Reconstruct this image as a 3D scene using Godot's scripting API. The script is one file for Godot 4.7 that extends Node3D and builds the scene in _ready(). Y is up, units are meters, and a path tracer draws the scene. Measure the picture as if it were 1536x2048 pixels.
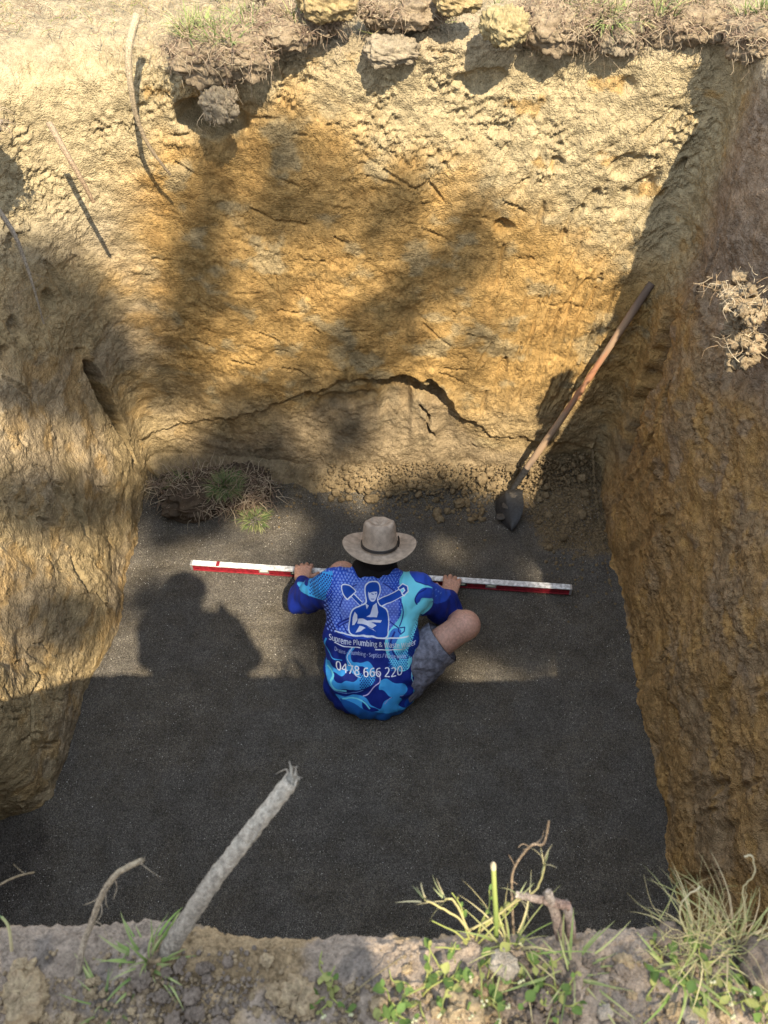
extends Node3D
# A dug pit seen from its near edge: y is up, 0 is the pit floor; V(x, h, d) places a point h above the floor, d metres ahead of the camera.

var rng := RandomNumberGenerator.new()
var used := {}
var n_big := FastNoiseLite.new()
var n_mid := FastNoiseLite.new()
var n_fine := FastNoiseLite.new()
var n_crack := FastNoiseLite.new()
var n_rough := FastNoiseLite.new()
var n_ridge := FastNoiseLite.new()
var n_tone := FastNoiseLite.new()
var M := {}


func V(x: float, h: float, d: float) -> Vector3:
	return Vector3(x, h, -d)


func P(a: Array) -> PackedVector3Array:
	var out := PackedVector3Array()
	for q in a:
		out.append(V(q[0], q[1], q[2]))
	return out


func sst(a: float, b: float, x: float) -> float:
	return smoothstep(a, b, x)


func numbered(called: String) -> String:
	var n: int = used.get(called, 0)
	used[called] = n + 1
	return called if n == 0 else "%s_%03d" % [called, n]


func tag(o: Node, label: String, category: String, group := "") -> void:
	o.set_meta("label", label)
	o.set_meta("category", category)
	if group:
		o.set_meta("group", group)


func thing(called: String, label: String, category: String, at := Vector3.ZERO, group := "") -> Node3D:
	var o := Node3D.new()
	o.name = numbered(called)
	add_child(o)
	o.position = at
	tag(o, label, category, group)
	return o


func part(parent: Node, called: String, mesh: Mesh, mat: Material, at := Vector3.ZERO) -> MeshInstance3D:
	var o := MeshInstance3D.new()
	o.name = called
	o.mesh = mesh
	o.material_override = mat
	parent.add_child(o, true)
	o.position = at
	return o


func single(called: String, label: String, category: String, mesh: Mesh, mat: Material, at := Vector3.ZERO, group := "") -> MeshInstance3D:
	var o := part(self, numbered(called), mesh, mat, at)
	tag(o, label, category, group)
	return o


func structure(called: String, mesh: Mesh, mat: Material) -> MeshInstance3D:
	var o := part(self, numbered(called), mesh, mat)
	o.set_meta("kind", "structure")
	return o


func noise(kind: int, freq: float, oct: int, sd: int) -> FastNoiseLite:
	var n := FastNoiseLite.new()
	n.noise_type = kind as FastNoiseLite.NoiseType
	n.frequency = freq
	n.seed = sd
	n.fractal_type = FastNoiseLite.FRACTAL_FBM if oct > 1 else FastNoiseLite.FRACTAL_NONE
	n.fractal_octaves = oct
	return n


func lin(r: float, g: float, b: float) -> Color:
	return Color(r, g, b).linear_to_srgb()


# ---------------------------------------------------------------- surfaces

func texture_of(n: int, f: Callable) -> ImageTexture:
	var data := PackedByteArray()
	data.resize(n * n)
	for y in n:
		for x in n:
			data[y * n + x] = clampi(int(f.call(x, y) * 255.0), 0, 255)
	return ImageTexture.create_from_image(Image.create_from_data(n, n, false, Image.FORMAT_L8, data))


func blend_noise(n: int, layers: Array, lo: float, hi: float) -> ImageTexture:
	# layers: [frequency, octaves, weight, seed, cellular]
	var sums := PackedFloat32Array()
	sums.resize(n * n)
	var total := 0.0
	for l in layers:
		var q := noise(FastNoiseLite.TYPE_SIMPLEX_SMOOTH, l[0], l[1], l[3])
		if l.size() > 4:
			q = noise(FastNoiseLite.TYPE_CELLULAR, l[0], 1, l[3])
			q.cellular_return_type = FastNoiseLite.RETURN_DISTANCE
		var im := q.get_seamless_image(n, n)
		im.convert(Image.FORMAT_L8)
		var b := im.get_data()
		var w: float = l[2]
		total += w
		for i in n * n:
			sums[i] += b[i] / 255.0 * w
	var data := PackedByteArray()
	data.resize(n * n)
	for i in n * n:
		data[i] = clampi(int((lo + (hi - lo) * sums[i] / total) * 255.0), 0, 255)
	return ImageTexture.create_from_image(Image.create_from_data(n, n, false, Image.FORMAT_L8, data))


func grain_field(n: int, count: int, r0: float, r1: float, sd: int) -> Array:
	# small round grains over one another: [tone, height]
	var g := RandomNumberGenerator.new()
	g.seed = sd
	var tone := PackedByteArray()
	var high := PackedByteArray()
	tone.resize(n * n)
	high.resize(n * n)
	tone.fill(165)
	high.fill(30)
	for k in count:
		var cx := g.randi() % n
		var cy := g.randi() % n
		var r := g.randf_range(r0, r1)
		var c := g.randf_range(112.0, 232.0)
		if g.randf() < 0.02:
			c = g.randf_range(235.0, 255.0)
		var top := g.randf_range(110.0, 255.0)
		var ri := int(ceil(r))
		for y in range(-ri, ri + 1):
			for x in range(-ri, ri + 1):
				var q := (x * x + y * y) / (r * r)
				if q < 1.0:
					var i := posmod(cy + y, n) * n + posmod(cx + x, n)
					var hh := int(top * sqrt(1.0 - q))
					if hh > high[i] - 20:
						high[i] = hh
						tone[i] = int(c)
	var out := []
	for b in [tone, high]:
		out.append(ImageTexture.create_from_image(Image.create_from_data(n, n, false, Image.FORMAT_L8, b)))
	return out


func mat(color: Color, rough := 0.9, spec := 0.35) -> StandardMaterial3D:
	var m := StandardMaterial3D.new()
	m.albedo_color = color
	m.roughness = rough
	m.metallic_specular = spec
	return m


func tri(m: StandardMaterial3D, tex: Texture2D, bump: Texture2D, scale: float, relief: float) -> StandardMaterial3D:
	m.uv1_triplanar = true
	m.uv1_world_triplanar = true
	m.uv1_scale = Vector3.ONE * scale
	m.albedo_texture = tex
	if bump:
		m.heightmap_enabled = true
		m.heightmap_texture = bump
		m.heightmap_scale = relief
	return m


func vcol(m: StandardMaterial3D) -> StandardMaterial3D:
	m.vertex_color_use_as_albedo = true
	return m


func make_materials() -> void:
	var soil_tone := blend_noise(512, [[0.012, 3, 0.8, 11], [0.05, 3, 1.0, 12], [0.22, 2, 1.3, 13]], 0.35, 1.3)
	var soil_high := blend_noise(512, [[0.035, 4, 1.0, 21], [0.11, 3, 1.2, 22], [0.3, 1, 0.7, 23]], -0.1, 1.1)
	var gravel := grain_field(1024, 46000, 2.2, 5.2, 5)
	M.soil = tri(vcol(mat(Color.WHITE, 0.96, 0.2)), soil_tone, soil_high, 1.7, 1.6)
	M.near_soil = tri(vcol(mat(Color.WHITE, 0.96, 0.2)), soil_tone, soil_high, 6.0, 0.5)
	M.gravel = tri(vcol(mat(Color.WHITE, 0.9, 0.3)), gravel[0], gravel[1], 1.7, 0.7)
	M.grain = vcol(mat(Color.WHITE, 0.85, 0.35))
	M.plant = vcol(mat(Color.WHITE, 0.7, 0.3))
	M.plant.backlight_enabled = true
	M.plant.backlight = Color(0.22, 0.26, 0.12)
	M.dry = vcol(mat(Color.WHITE, 0.9, 0.2))
	var bark := blend_noise(256, [[0.03, 3, 1.0, 31], [0.15, 2, 1.2, 32]], 0.3, 1.2)
	M.root = tri(vcol(mat(Color.WHITE, 0.92, 0.2)), bark, bark, 14.0, 0.9)
	M.clod = tri(vcol(mat(Color.WHITE, 0.97, 0.2)), soil_tone, soil_high, 5.0, 0.6)
	M.felt = tri(mat(lin(0.47, 0.375, 0.29), 0.95, 0.2), blend_noise(256, [[0.02, 3, 1.0, 41], [0.2, 2, 0.7, 42]], 0.6, 1.15), null, 5.0, 0.0)
	M.band = mat(lin(0.03, 0.025, 0.022), 0.5, 0.5)
	var skin_tone := blend_noise(256, [[0.03, 3, 1.0, 51], [0.18, 2, 0.8, 52]], 0.62, 1.12)
	M.skin = tri(mat(lin(0.64, 0.36, 0.265), 0.55, 0.45), skin_tone, skin_tone, 9.0, 0.12)
	M.skin.subsurf_scatter_enabled = true
	M.skin.subsurf_scatter_strength = 0.08
	M.hair = mat(lin(0.012, 0.01, 0.01), 0.8, 0.3)
	M.shorts = tri(mat(lin(0.27, 0.275, 0.34), 0.95, 0.2), blend_noise(512, [[0.012, 4, 1.3, 61], [0.08, 3, 0.8, 63], [0.35, 1, 0.6, 62]], 0.25, 1.35), blend_noise(256, [[0.03, 2, 1.0, 64], [0.3, 1, 0.5, 65]], 0.0, 1.0), 6.0, 0.3)
	M.boot = tri(mat(lin(0.10, 0.07, 0.045), 0.8, 0.3), soil_tone, soil_high, 8.0, 0.3)
	var scuff := blend_noise(512, [[0.015, 4, 1.0, 71], [0.12, 3, 1.0, 72]], 0.35, 1.35)
	M.white_paint = tri(mat(lin(0.80, 0.80, 0.80), 0.45, 0.5), scuff, null, 4.0, 0.0)
	M.red_paint = tri(mat(lin(0.30, 0.018, 0.03), 0.5, 0.4), scuff, null, 5.0, 0.0)
	M.alloy = mat(lin(0.5, 0.5, 0.5), 0.45, 0.5)
	M.alloy.metallic = 0.7
	M.dark_plastic = mat(lin(0.03, 0.03, 0.03), 0.5, 0.5)
	M.vial = mat(lin(0.62, 0.66, 0.5), 0.2, 0.5)
	M.wood = vcol(mat(Color.WHITE, 0.7, 0.35))
	M.wood.albedo_texture = bark
	M.steel = tri(mat(lin(0.04, 0.04, 0.042), 0.5, 0.45), scuff, null, 6.0, 0.0)
	M.steel.metallic = 0.2
	M.leaf = mat(lin(0.07, 0.10, 0.035), 0.6, 0.4)
	M.leaf.backlight_enabled = true
	M.leaf.backlight = Color(0.2, 0.25, 0.1)
	M.bark = tri(mat(lin(0.25, 0.2, 0.16), 0.95, 0.2), bark, bark, 2.0, 2.0)


# ---------------------------------------------------------------- meshes

func arrays_mesh(pos: PackedVector3Array, nor: PackedVector3Array, col: PackedColorArray, idx: PackedInt32Array) -> ArrayMesh:
	var a := []
	a.resize(Mesh.ARRAY_MAX)
	a[Mesh.ARRAY_VERTEX] = pos
	a[Mesh.ARRAY_NORMAL] = nor
	if col.size():
		a[Mesh.ARRAY_COLOR] = col
	a[Mesh.ARRAY_INDEX] = idx
	var m := ArrayMesh.new()
	m.add_surface_from_arrays(Mesh.PRIMITIVE_TRIANGLES, a)
	return m


func grid_mesh(pos: PackedVector3Array, col: PackedColorArray, rows: int, c0: int, c1: int, r0: int, r1: int, flip := false) -> ArrayMesh:
	# pos holds columns of ROWS points each; columns c0..c1 and rows r0..r1 become one sheet
	var nc := c1 - c0 + 1
	var nr := r1 - r0 + 1
	var p := PackedVector3Array()
	var n := PackedVector3Array()
	var k := PackedColorArray()
	var idx := PackedInt32Array()
	p.resize(nc * nr)
	n.resize(nc * nr)
	k.resize(nc * nr)
	idx.resize((nc - 1) * (nr - 1) * 6)
	var total := pos.size() / rows
	var w := 0
	for c in range(c0, c1 + 1):
		var cl := maxi(c - 1, 0)
		var cr := mini(c + 1, total - 1)
		for r in range(r0, r1 + 1):
			var rl := maxi(r - 1, 0)
			var rr := mini(r + 1, rows - 1)
			var q := (pos[cr * rows + r] - pos[cl * rows + r]).cross(pos[c * rows + rr] - pos[c * rows + rl]).normalized()
			p[w] = pos[c * rows + r]
			n[w] = -q if flip else q
			k[w] = col[c * rows + r]
			w += 1
	w = 0
	for c in nc - 1:
		for r in nr - 1:
			var a := c * nr + r
			var b := a + nr
			var e := a + 1
			var f := b + 1
			if flip:
				idx[w] = a; idx[w + 1] = b; idx[w + 2] = f; idx[w + 3] = a; idx[w + 4] = f; idx[w + 5] = e
			else:
				idx[w] = a; idx[w + 1] = f; idx[w + 2] = b; idx[w + 3] = a; idx[w + 4] = e; idx[w + 5] = f
			w += 6
	return arrays_mesh(p, n, k, idx)


class Shape:
	# collects tubes, blades and lumps; commit() makes one mesh of them
	var p := PackedVector3Array()
	var n := PackedVector3Array()
	var c := PackedColorArray()
	var i := PackedInt32Array()

	func tube(pts: PackedVector3Array, radii: Array, sides: int, c0: Color, c1: Color, rough := 0.0, nz: FastNoiseLite = null) -> void:
		var first := p.size()
		var m := pts.size()
		var side := Vector3.ZERO
		for k in m:
			var t := (pts[mini(k + 1, m - 1)] - pts[maxi(k - 1, 0)]).normalized()
			if side == Vector3.ZERO:
				side = t.cross(Vector3.UP if absf(t.y) < 0.9 else Vector3.RIGHT).normalized()
			side = (side - t * side.dot(t)).normalized()
			var up := t.cross(side)
			var u := float(k) / maxf(m - 1, 1) * (radii.size() - 1)
			var j := mini(int(u), radii.size() - 2) if radii.size() > 1 else 0
			var r: float = lerpf(radii[j], radii[mini(j + 1, radii.size() - 1)], u - j)
			for s in sides:
				var a := TAU * s / sides
				var v := side * cos(a) + up * sin(a)
				var rr := r
				if nz:
					rr *= 1.0 + rough * nz.get_noise_3dv((pts[k] + v * r) * 40.0)
				p.append(pts[k] + v * rr)
				n.append(v)
				c.append(c0.lerp(c1, float(k) / maxf(m - 1, 1)))
		for k in m - 1:
			for s in sides:
				var a := first + k * sides + s
				var b := first + k * sides + (s + 1) % sides
				i.append_array([a, a + sides, b, b, a + sides, b + sides])
		for e in [0, m - 1]:
			var q := p.size()
			p.append(pts[e])
			n.append((pts[e] - pts[1 if e == 0 else m - 2]).normalized())
			c.append(c0 if e == 0 else c1)
			for s in sides:
				var a: int = first + e * sides + s
				var b: int = first + e * sides + (s + 1) % sides
				i.append_array([q, a, b] if e == 0 else [q, b, a])

	func blade(at: Vector3, dir: Vector3, bend: Vector3, length: float, width: float, c0: Color, c1: Color, segs := 5) -> void:
		var first := p.size()
		var q := at
		var d := dir.normalized()
		var side := d.cross(bend + Vector3(0.013, 0.021, 0.017)).normalized()
		for k in segs + 1:
			var u := float(k) / segs
			var w := width * 0.5 * (1.0 - u * u * 0.92)
			var nn := side.cross(d).normalized()
			p.append(q - side * w)
			p.append(q + side * w)
			n.append(nn)
			n.append(nn)
			c.append(c0.lerp(c1, u))
			c.append(c0.lerp(c1, u))
			q += d * (length / segs)
			d = (d + bend / segs).normalized()
		for k in segs:
			var a := first + k * 2
			i.append_array([a, a + 2, a + 1, a + 1, a + 2, a + 3])

	func leaf(at: Vector3, dir: Vector3, up: Vector3, length: float, width: float, col: Color, cup := 0.15) -> void:
		# an oval leaf folded a little along its midrib
		var first := p.size()
		var d := dir.normalized()
		var s := d.cross(up).normalized()
		var nn := s.cross(d).normalized()
		var prof := [0.0, 0.62, 0.98, 1.0, 0.7, 0.0]
		for k in 6:
			var u := k / 5.0
			var mid := at + d * (length * u) - nn * (cup * length * u * u)
			var w: float = prof[k] * width * 0.5
			for e in [-1.0, 0.0, 1.0]:
				p.append(mid + s * (w * e) + nn * (absf(e) * w * 0.3))
				n.append((nn - s * e * 0.3).normalized())
				c.append(col if e != 0.0 else col * 1.15)
		for k in 5:
			for e in 2:
				var a := first + k * 3 + e
				i.append_array([a, a + 3, a + 1, a + 1, a + 3, a + 4])

	func lump(at: Vector3, size: Vector3, nz: FastNoiseLite, amp: float, freq: float, col: Color, col2: Color, rings := 12, tilt := Basis()) -> void:
		var first := p.size()
		var segs := rings * 2
		var pts := PackedVector3Array()
		for y in rings + 1:
			for x in segs:
				var th := PI * y / rings
				var ph := TAU * x / segs
				var v := Vector3(sin(th) * cos(ph), cos(th), sin(th) * sin(ph))
				# blunt facets: pull towards a rounded box, then knock crumbs out of the surface
				var bx := maxf(absf(v.x), maxf(absf(v.y), absf(v.z)))
				var o := v * (lerpf(1.0, 0.78 / bx, 0.45) * (1.0 + amp * 0.7 * nz.get_noise_3dv((v + at * 7.0) * freq * 0.8))) * size
				var small := minf(size.x, minf(size.y, size.z))
				var w := (o / small + at * 5.0) * freq
				var q := 0.55 * nz.get_noise_3dv(w * 1.3) + 0.45 * nz.get_noise_3dv(w * 3.1) + 0.35 * nz.get_noise_3dv(w * 7.0)
				pts.append(at + tilt * (o + (v / size).normalized() * (amp * small * q)))
				var mixed := clampf(0.5 + nz.get_noise_3dv((v + at) * freq * 1.7) * 1.1, 0.0, 1.0)
				c.append(col.lerp(col2, mixed))
		var normals := PackedVector3Array()
		normals.resize(pts.size())
		for y in rings:
			for x in segs:
				var a := y * segs + x
				var b := y * segs + (x + 1) % segs
				for t in [[a, b, a + segs], [b, b + segs, a + segs]]:
					var f: Vector3 = (pts[t[1]] - pts[t[0]]).cross(pts[t[2]] - pts[t[0]])
					for k in 3:
						normals[t[k]] -= f
					i.append_array([first + t[0], first + t[2], first + t[1]])
		for k in pts.size():
			var f := normals[k]
			n.append(-f.normalized() if f.dot(pts[k] - at) < 0.0 else f.normalized())
		p.append_array(pts)

	func slab(at: Vector3, ax: Vector3, ay: Vector3, az: Vector3, bevel: float, col: Color) -> void:
		# a box of half axes ax, ay, az with chamfered edges
		var hx := ax.length()
		var hy := ay.length()
		var hz := az.length()
		var ux := ax / hx
		var uy := ay / hy
		var uz := az / hz
		var add := func(q: Array) -> void:
			var mid: Vector3 = (q[0] + q[1] + q[2]) / 3.0
			var f: Vector3 = (q[1] - q[0]).cross(q[2] - q[0]).normalized()
			if f.dot(mid - at) < 0.0:
				f = -f
				q.reverse()
			var first := p.size()
			for v in q:
				p.append(v)
				n.append(f)
				c.append(col)
			for k in range(1, q.size() - 1):
				i.append_array([first, first + k + 1, first + k])
		var pt := func(x: float, y: float, z: float, e: int) -> Vector3:
			# corner pulled in by the bevel except along axis e
			return at + ux * (x * (hx if e == 0 else hx - bevel)) + uy * (y * (hy if e == 1 else hy - bevel)) + uz * (z * (hz if e == 2 else hz - bevel))
		var sg := [-1.0, 1.0]
		for a in sg:
			add.call([pt.call(a, -1, -1, 0), pt.call(a, 1, -1, 0), pt.call(a, 1, 1, 0), pt.call(a, -1, 1, 0)])
			add.call([pt.call(-1, a, -1, 1), pt.call(1, a, -1, 1), pt.call(1, a, 1, 1), pt.call(-1, a, 1, 1)])
			add.call([pt.call(-1, -1, a, 2), pt.call(1, -1, a, 2), pt.call(1, 1, a, 2), pt.call(-1, 1, a, 2)])
			for b in sg:
				add.call([pt.call(a, b, -1, 0), pt.call(a, b, 1, 0), pt.call(a, b, 1, 1), pt.call(a, b, -1, 1)])
				add.call([pt.call(a, -1, b, 0), pt.call(a, 1, b, 0), pt.call(a, 1, b, 2), pt.call(a, -1, b, 2)])
				add.call([pt.call(-1, a, b, 1), pt.call(1, a, b, 1), pt.call(1, a, b, 2), pt.call(-1, a, b, 2)])
				for e in sg:
					add.call([pt.call(a, b, e, 0), pt.call(a, b, e, 1), pt.call(a, b, e, 2)])

	func commit() -> ArrayMesh:
		var a := []
		a.resize(Mesh.ARRAY_MAX)
		a[Mesh.ARRAY_VERTEX] = p
		a[Mesh.ARRAY_NORMAL] = n
		a[Mesh.ARRAY_COLOR] = c
		a[Mesh.ARRAY_INDEX] = i
		var m := ArrayMesh.new()
		m.add_surface_from_arrays(Mesh.PRIMITIVE_TRIANGLES, a)
		return m


func curve(pts: PackedVector3Array, per := 6) -> PackedVector3Array:
	var out := PackedVector3Array()
	for k in pts.size() - 1:
		var a := pts[maxi(k - 1, 0)]
		var b := pts[k]
		var c := pts[k + 1]
		var e := pts[mini(k + 2, pts.size() - 1)]
		for s in per:
			out.append(b.cubic_interpolate(c, a, e, float(s) / per))
	out.append(pts[pts.size() - 1])
	return out


func jitter(v: float) -> Vector3:
	return Vector3(rng.randf_range(-v, v), rng.randf_range(-v, v), rng.randf_range(-v, v))


# ---------------------------------------------------------------- the pit

var PIT := [
	# foot x, foot d, top x, top d, top height, lip radius, step
	[-2.05, 0.36, -1.92, 0.30, 2.26, 0.05, 0.02], [-2.05, 1.12, -1.92, 1.00, 2.27, 0.08, 0.012], [-1.80, 1.33, -1.92, 1.25, 2.28, 0.10, 0.007],
	[-1.46, 1.42, -1.92, 1.45, 2.28, 0.12, 0.007], [-1.40, 1.60, -1.93, 1.65, 2.30, 0.14, 0.007], [-1.40, 1.90, -1.92, 1.95, 2.30, 0.16, 0.007],
	[-1.365, 2.30, -1.90, 2.30, 2.30, 0.18, 0.007], [-1.36, 2.80, -1.84, 2.80, 2.30, 0.22, 0.007], [-1.375, 3.25, -1.70, 3.18, 2.30, 0.26, 0.007],
	[-1.40, 3.47, -1.38, 3.48, 2.30, 0.28, 0.007], [-1.25, 3.54, -1.12, 3.58, 2.30, 0.24, 0.0065], [-0.80, 3.50, -0.80, 3.58, 2.30, 0.14, 0.0065],
	[-0.20, 3.44, -0.20, 3.56, 2.32, 0.08, 0.0065], [0.40, 3.43, 0.40, 3.56, 2.34, 0.07, 0.0065], [0.95, 3.43, 0.98, 3.55, 2.36, 0.07, 0.0065],
	[1.18, 3.42, 1.33, 3.50, 2.38, 0.07, 0.0065], [1.235, 3.28, 1.41, 3.36, 2.38, 0.07, 0.007], [1.222, 2.92, 1.40, 2.90, 2.38, 0.07, 0.008],
	[1.21, 2.39, 1.53, 2.40, 2.38, 0.07, 0.008], [1.19, 1.88, 1.53, 1.90, 2.37, 0.07, 0.008], [1.17, 1.40, 1.46, 1.40, 2.34, 0.07, 0.008],
	[1.16, 0.95, 1.46, 0.95, 2.31, 0.06, 0.012], [1.16, 0.44, 1.46, 0.42, 2.27, 0.05, 0.015], [1.06, 0.33, 1.36, 0.312, 2.26, 0.03, 0.012],
	[0.62, 0.31, 0.62, 0.30, 2.26, 0.025, 0.0045], [0.37, 0.31, 0.37, 0.327, 2.26, 0.022, 0.0045], [0.22, 0.31, 0.22, 0.312, 2.26, 0.02, 0.0045],
	[0.0, 0.31, 0.0, 0.312, 2.26, 0.022, 0.0045], [-0.15, 0.31, -0.15, 0.310, 2.26, 0.02, 0.0045], [-0.30, 0.31, -0.30, 0.330, 2.26, 0.022, 0.0045],
	[-0.60, 0.31, -0.60, 0.325, 2.26, 0.025, 0.02], [-1.30, 0.32, -1.30, 0.31, 2.26, 0.04, 0.02], [-1.90, 0.33, -1.78, 0.29, 2.26, 0.05, 0.02]]
const WALL_ROWS := 330
var cols := PackedFloat32Array()  # seven values a column: the six above and the zone
var ncol := 0
var zone_at := [0, 0, 0, 0, 0]
var cut := PackedFloat32Array()
var smear := PackedFloat32Array()
var tint := PackedFloat32Array()


func col_v(c: int, k: int) -> float:
	return cols[c * 7 + k]


func make_columns() -> void:
	var m := PIT.size()
	for s in m:
		var zone := 0 if s < 9 else 1 if s < 15 else 2 if s < 22 else 3
		if zone != (0 if s == 0 else int(cols[(ncol - 1) * 7 + 6])):
			zone_at[zone] = ncol
		var a: Array = PIT[posmod(s - 1, m)]
		var b: Array = PIT[s]
		var c: Array = PIT[(s + 1) % m]
		var e: Array = PIT[(s + 2) % m]
		var length := maxf(Vector2(b[0] - c[0], b[1] - c[1]).length(), Vector2(b[2] - c[2], b[3] - c[3]).length())
		var steps := maxi(2, int(length / float(b[6])))
		for k in steps:
			var u := float(k) / steps
			for j in 6:
				cols.append(cubic_interpolate(b[j], c[j], a[j], e[j], u))
			cols.append(zone)
			ncol += 1
	zone_at[4] = ncol
	for j in 7:
		cols.append(cols[j])  # the first column again closes the ring
	ncol += 1


func wall_coordinate(c: int) -> float:
	# along the back wall x, along the side walls d
	var x := lerpf(col_v(c, 0), col_v(c, 2), 0.4)
	return x if int(col_v(c, 6)) % 2 == 1 else lerpf(col_v(c, 1), col_v(c, 3), 0.4)


func stroke(zone: int, a: Vector2, b: Vector2, width: float, depth: float, smooth := 0.8, tone := 0.0) -> void:
	# a tooth mark or a crack pressed into a wall, from a to b in (wall coordinate, height)
	var lo := minf(a.x, b.x) - width
	var hi := maxf(a.x, b.x) + width
	var ab := b - a
	for c in range(zone_at[zone], zone_at[zone + 1]):
		var x := wall_coordinate(c)
		if x < lo or x > hi:
			continue
		var full := col_v(c, 4) - col_v(c, 5) + 0.05
		var r0 := clampi(int((minf(a.y, b.y) - width + 0.05) / full * 0.9 * WALL_ROWS), 0, WALL_ROWS)
		var r1 := clampi(int((maxf(a.y, b.y) + width + 0.05) / full * 0.9 * WALL_ROWS) + 1, 0, WALL_ROWS)
		for r in range(r0, r1):
			var h := r / (0.9 * WALL_ROWS) * full - 0.05
			var q := Vector2(x, h) - a
			var t := clampf(q.dot(ab) / maxf(ab.length_squared(), 1e-6), 0.0, 1.0)
			var w := width * (0.35 + 0.65 * sin(PI * clampf(t * 0.9 + 0.08, 0.0, 1.0))) * (1.0 + 0.35 * n_mid.get_noise_2d(x * 3.0, h * 3.0))
			var e := (q - ab * t).length() / w
			if e < 1.6:
				var i := c * (WALL_ROWS + 1) + r
				if e < 1.0:
					cut[i] -= depth * (1.0 - e * e) * (1.0 - 0.5 * t)
					smear[i] = maxf(smear[i], smooth * (1.0 - e * e * e))
					tint[i] = lerpf(tint[i], tone, 0.8 * (1.0 - e * e)) if tone != 0.0 else tint[i]
				elif smooth > 0.0:
					cut[i] += depth * 0.22 * (1.0 - absf(e - 1.2) / 0.4) if e > 0.8 else 0.0


func crack(zone: int, pts: Array, width: float, depth: float) -> void:
	for k in pts.size() - 1:
		stroke(zone, pts[k], pts[k + 1], width * rng.randf_range(0.7, 1.3), depth, 0.0)


func gouge(zone: int, at: Vector2, size: Vector2, depth: float, turn := 0.0, smooth := 0.5) -> void:
	for c in range(zone_at[zone], zone_at[zone + 1]):
		var x := wall_coordinate(c)
		var reach := maxf(size.x, size.y) * 1.3
		if absf(x - at.x) > reach:
			continue
		var full := col_v(c, 4) - col_v(c, 5) + 0.05
		for r in range(clampi(int((at.y - reach + 0.05) / full * 0.9 * WALL_ROWS), 0, WALL_ROWS), clampi(int((at.y + reach + 0.05) / full * 0.9 * WALL_ROWS), 0, WALL_ROWS)):
			var h := r / (0.9 * WALL_ROWS) * full - 0.05
			var q := (Vector2(x, h) - at).rotated(-turn) / size
			var e := q.length() * (1.0 + 0.5 * n_big.get_noise_2d(x * 2.5 + 9.0, h * 2.5) + 0.18 * n_mid.get_noise_2d(x, h))
			if e < 1.0:
				var i := c * (WALL_ROWS + 1) + r
				cut[i] -= depth * sst(1.0, 0.55, e)
				smear[i] = maxf(smear[i], smooth * sst(1.0, 0.7, e))


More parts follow.
